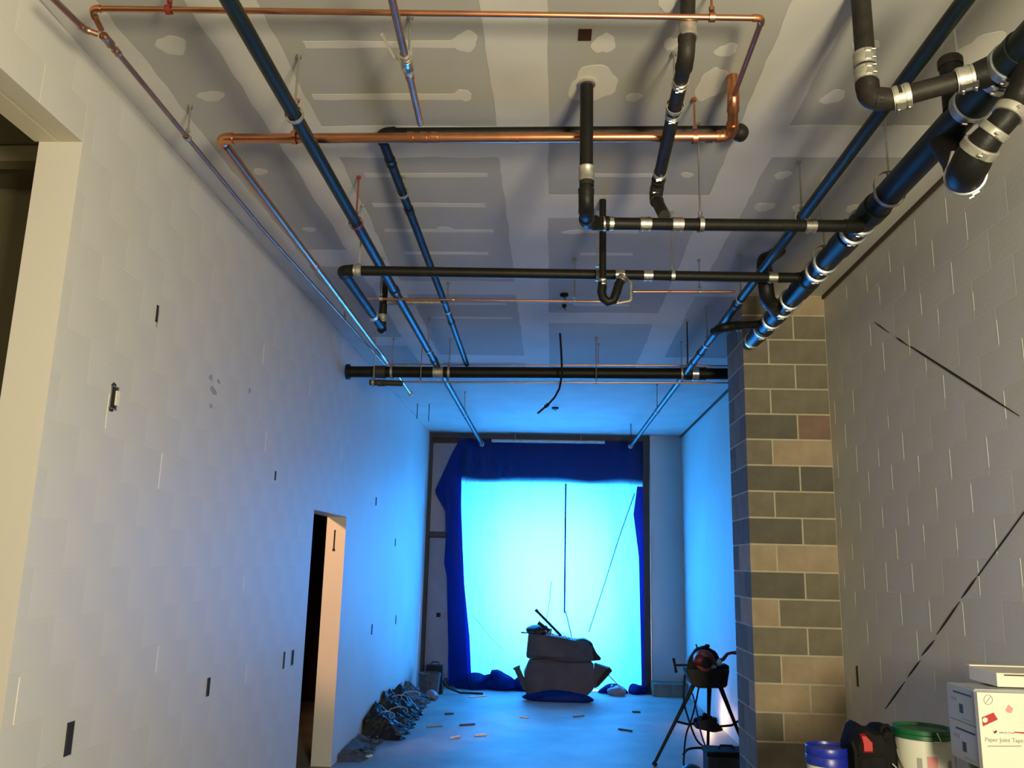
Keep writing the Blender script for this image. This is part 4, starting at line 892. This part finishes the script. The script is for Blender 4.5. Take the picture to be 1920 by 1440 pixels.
def flat(name, pts, m_, parent, th=.0008):
    bm = bmesh.new(); a = [bm.verts.new(p) for p in pts]; b = [bm.verts.new(p+Vector((0, th, 0))) for p in pts]; bm.faces.new(a); bm.faces.new(b[::-1])
    for i in range(len(a)): bm.faces.new((a[i], a[(i+1) % len(a)], b[(i+1) % len(a)], b[i]))
    return finish(name, bm, m_, parent)
flat('red_sticker', [Fp(1841, 1345), Fp(1863, 1336), Fp(1871, 1349), Fp(1843, 1362)], 'red', t)
flat('sticker_spot', [Fp(1841+6+5*math.cos(a), 1350+5*math.sin(a))-Vector((0, .001, 0)) for a in [2*math.pi*k/12 for k in range(12)]], 'white', t)
flat('arrow_mark', [Fp(1885, 1332), Fp(1891, 1321), Fp(1900, 1329), Fp(1896, 1337), Fp(1889, 1336)], 'pink', t)
tube('ring_mark', [Fp(1853+8*math.cos(a), 1312+9*math.sin(a)) for a in [2*math.pi*k/20 for k in range(21)]], .0012, 'greyink', t, 5)
tube('ring_slash', [Fp(1848, 1319), Fp(1858, 1305)], .0010, 'greyink', t, 5)
s_ = ya/F_PX
text('Paper Joint Tape', 9.6*s_, Fp(1847, 1390), 'greyink', t); text('100% RECYCLED', 3.6*s_, Fp(1873, 1375), 'greyink', t); 
flat('red_line', [Fp(1902, 1372), Fp(1922, 1373), Fp(1922, 1376), Fp(1902, 1374)], 'red', t); flat('tick_mark', [Fp(1861, 1369), Fp(1864, 1372), Fp(1868, 1369), Fp(1870, 1372), Fp(1865, 1376)], 'ink', t)
flat('print_line', [Fp(1852, 1398), Fp(1915, 1398), Fp(1915, 1400), Fp(1852, 1400)], 'greyink', t)
yb = ya+.033; yE = P(1779, 1345, x=ax0+.004).y
for nm, z0, z1, yy0, yy1, lb in (('carton', ZB, P(1782, 1345, y=yE).z, yb, yE, 'carton coloured in shade grey behind the white one, lower of two'), ('carton', None, None, yb+.005, yE, 'carton coloured in shade grey behind the white one, upper of two')):
    if z0 is None: z0 = zprev+.002; z1 = P(1776, 1279, y=yE).z
    x0 = ax0+.004
    t = empty(nm, (x0, yb, z0), lb, 'carton'); box('body', (x0, yy0, z0), (x0+.33, yy1, z1), 'shaded_card', t, bevel=.003)
    h = z1-z0
    box('printed_stripe', (x0-.001, yy0+.02, z1-h*.22), (x0+.001, yy1-.06, z1-h*.17), 'ink', t); box('printed_stripe', (x0-.001, yy0+.03, z0+h*.08), (x0+.001, yy1-.12, z0+h*.12), 'greyink', t)
    box('print_block', (x0-.001, yy0+(yy1-yy0)*.6, z0+h*.55), (x0+.001, yy0+(yy1-yy0)*.85, z0+h*.66), 'greyink', t); box('print_icon', (x0-.001, yy0+(yy1-yy0)*.42, z0+h*.25), (x0+.001, yy0+(yy1-yy0)*.55, z0+h*.5), 'ink', t)
    box('top_flap', (x0+.01, yy0+.01, z1), (x0+.3, yy0+.1, z1+.004), 'shaded_card', t)
    zprev = z1
t = empty('flat_carton', (ax0+.05, ya+.1, az1), 'cream flat carton lying on top of the carton stack', 'carton')
zf0 = P(1863, 1290, y=ya+.08).z; z_on = zprev+.009
xf = P(1865, 1278, y=yb+.08).x
box('body', (xf, yb+.06, z_on), (xf+.25, yb+.3, z_on+.055), 'white', t, bevel=.003); box('open_flap', (xf, yb+.29, z_on+.057), (xf+.28, yb+.33, z_on+.062), 'white', t)
box('shadow_slot', (xf+.03, yb+.055, z_on+.045), (xf+.12, yb+.062, z_on+.05), 'ink', t)

GR = {'hanger': 'hangers holding the pipes under the ceiling', 'electrical box': 'electrical boxes cut into the block walls', 'scrap': 'scraps scattered on the floor', 'pail': 'plastic pails on the plank bench',
      'carton': 'cartons stacked at the right edge', 'cord': 'cords hanging about the tripod', 'pipe': 'pipes under the ceiling', 'rod': 'bare threaded rods on the ceiling'}
for o in list(SC.objects):
    if o.parent is None and o.get('category') in GR and 'group' not in o: o['group'] = GR[o['category']]
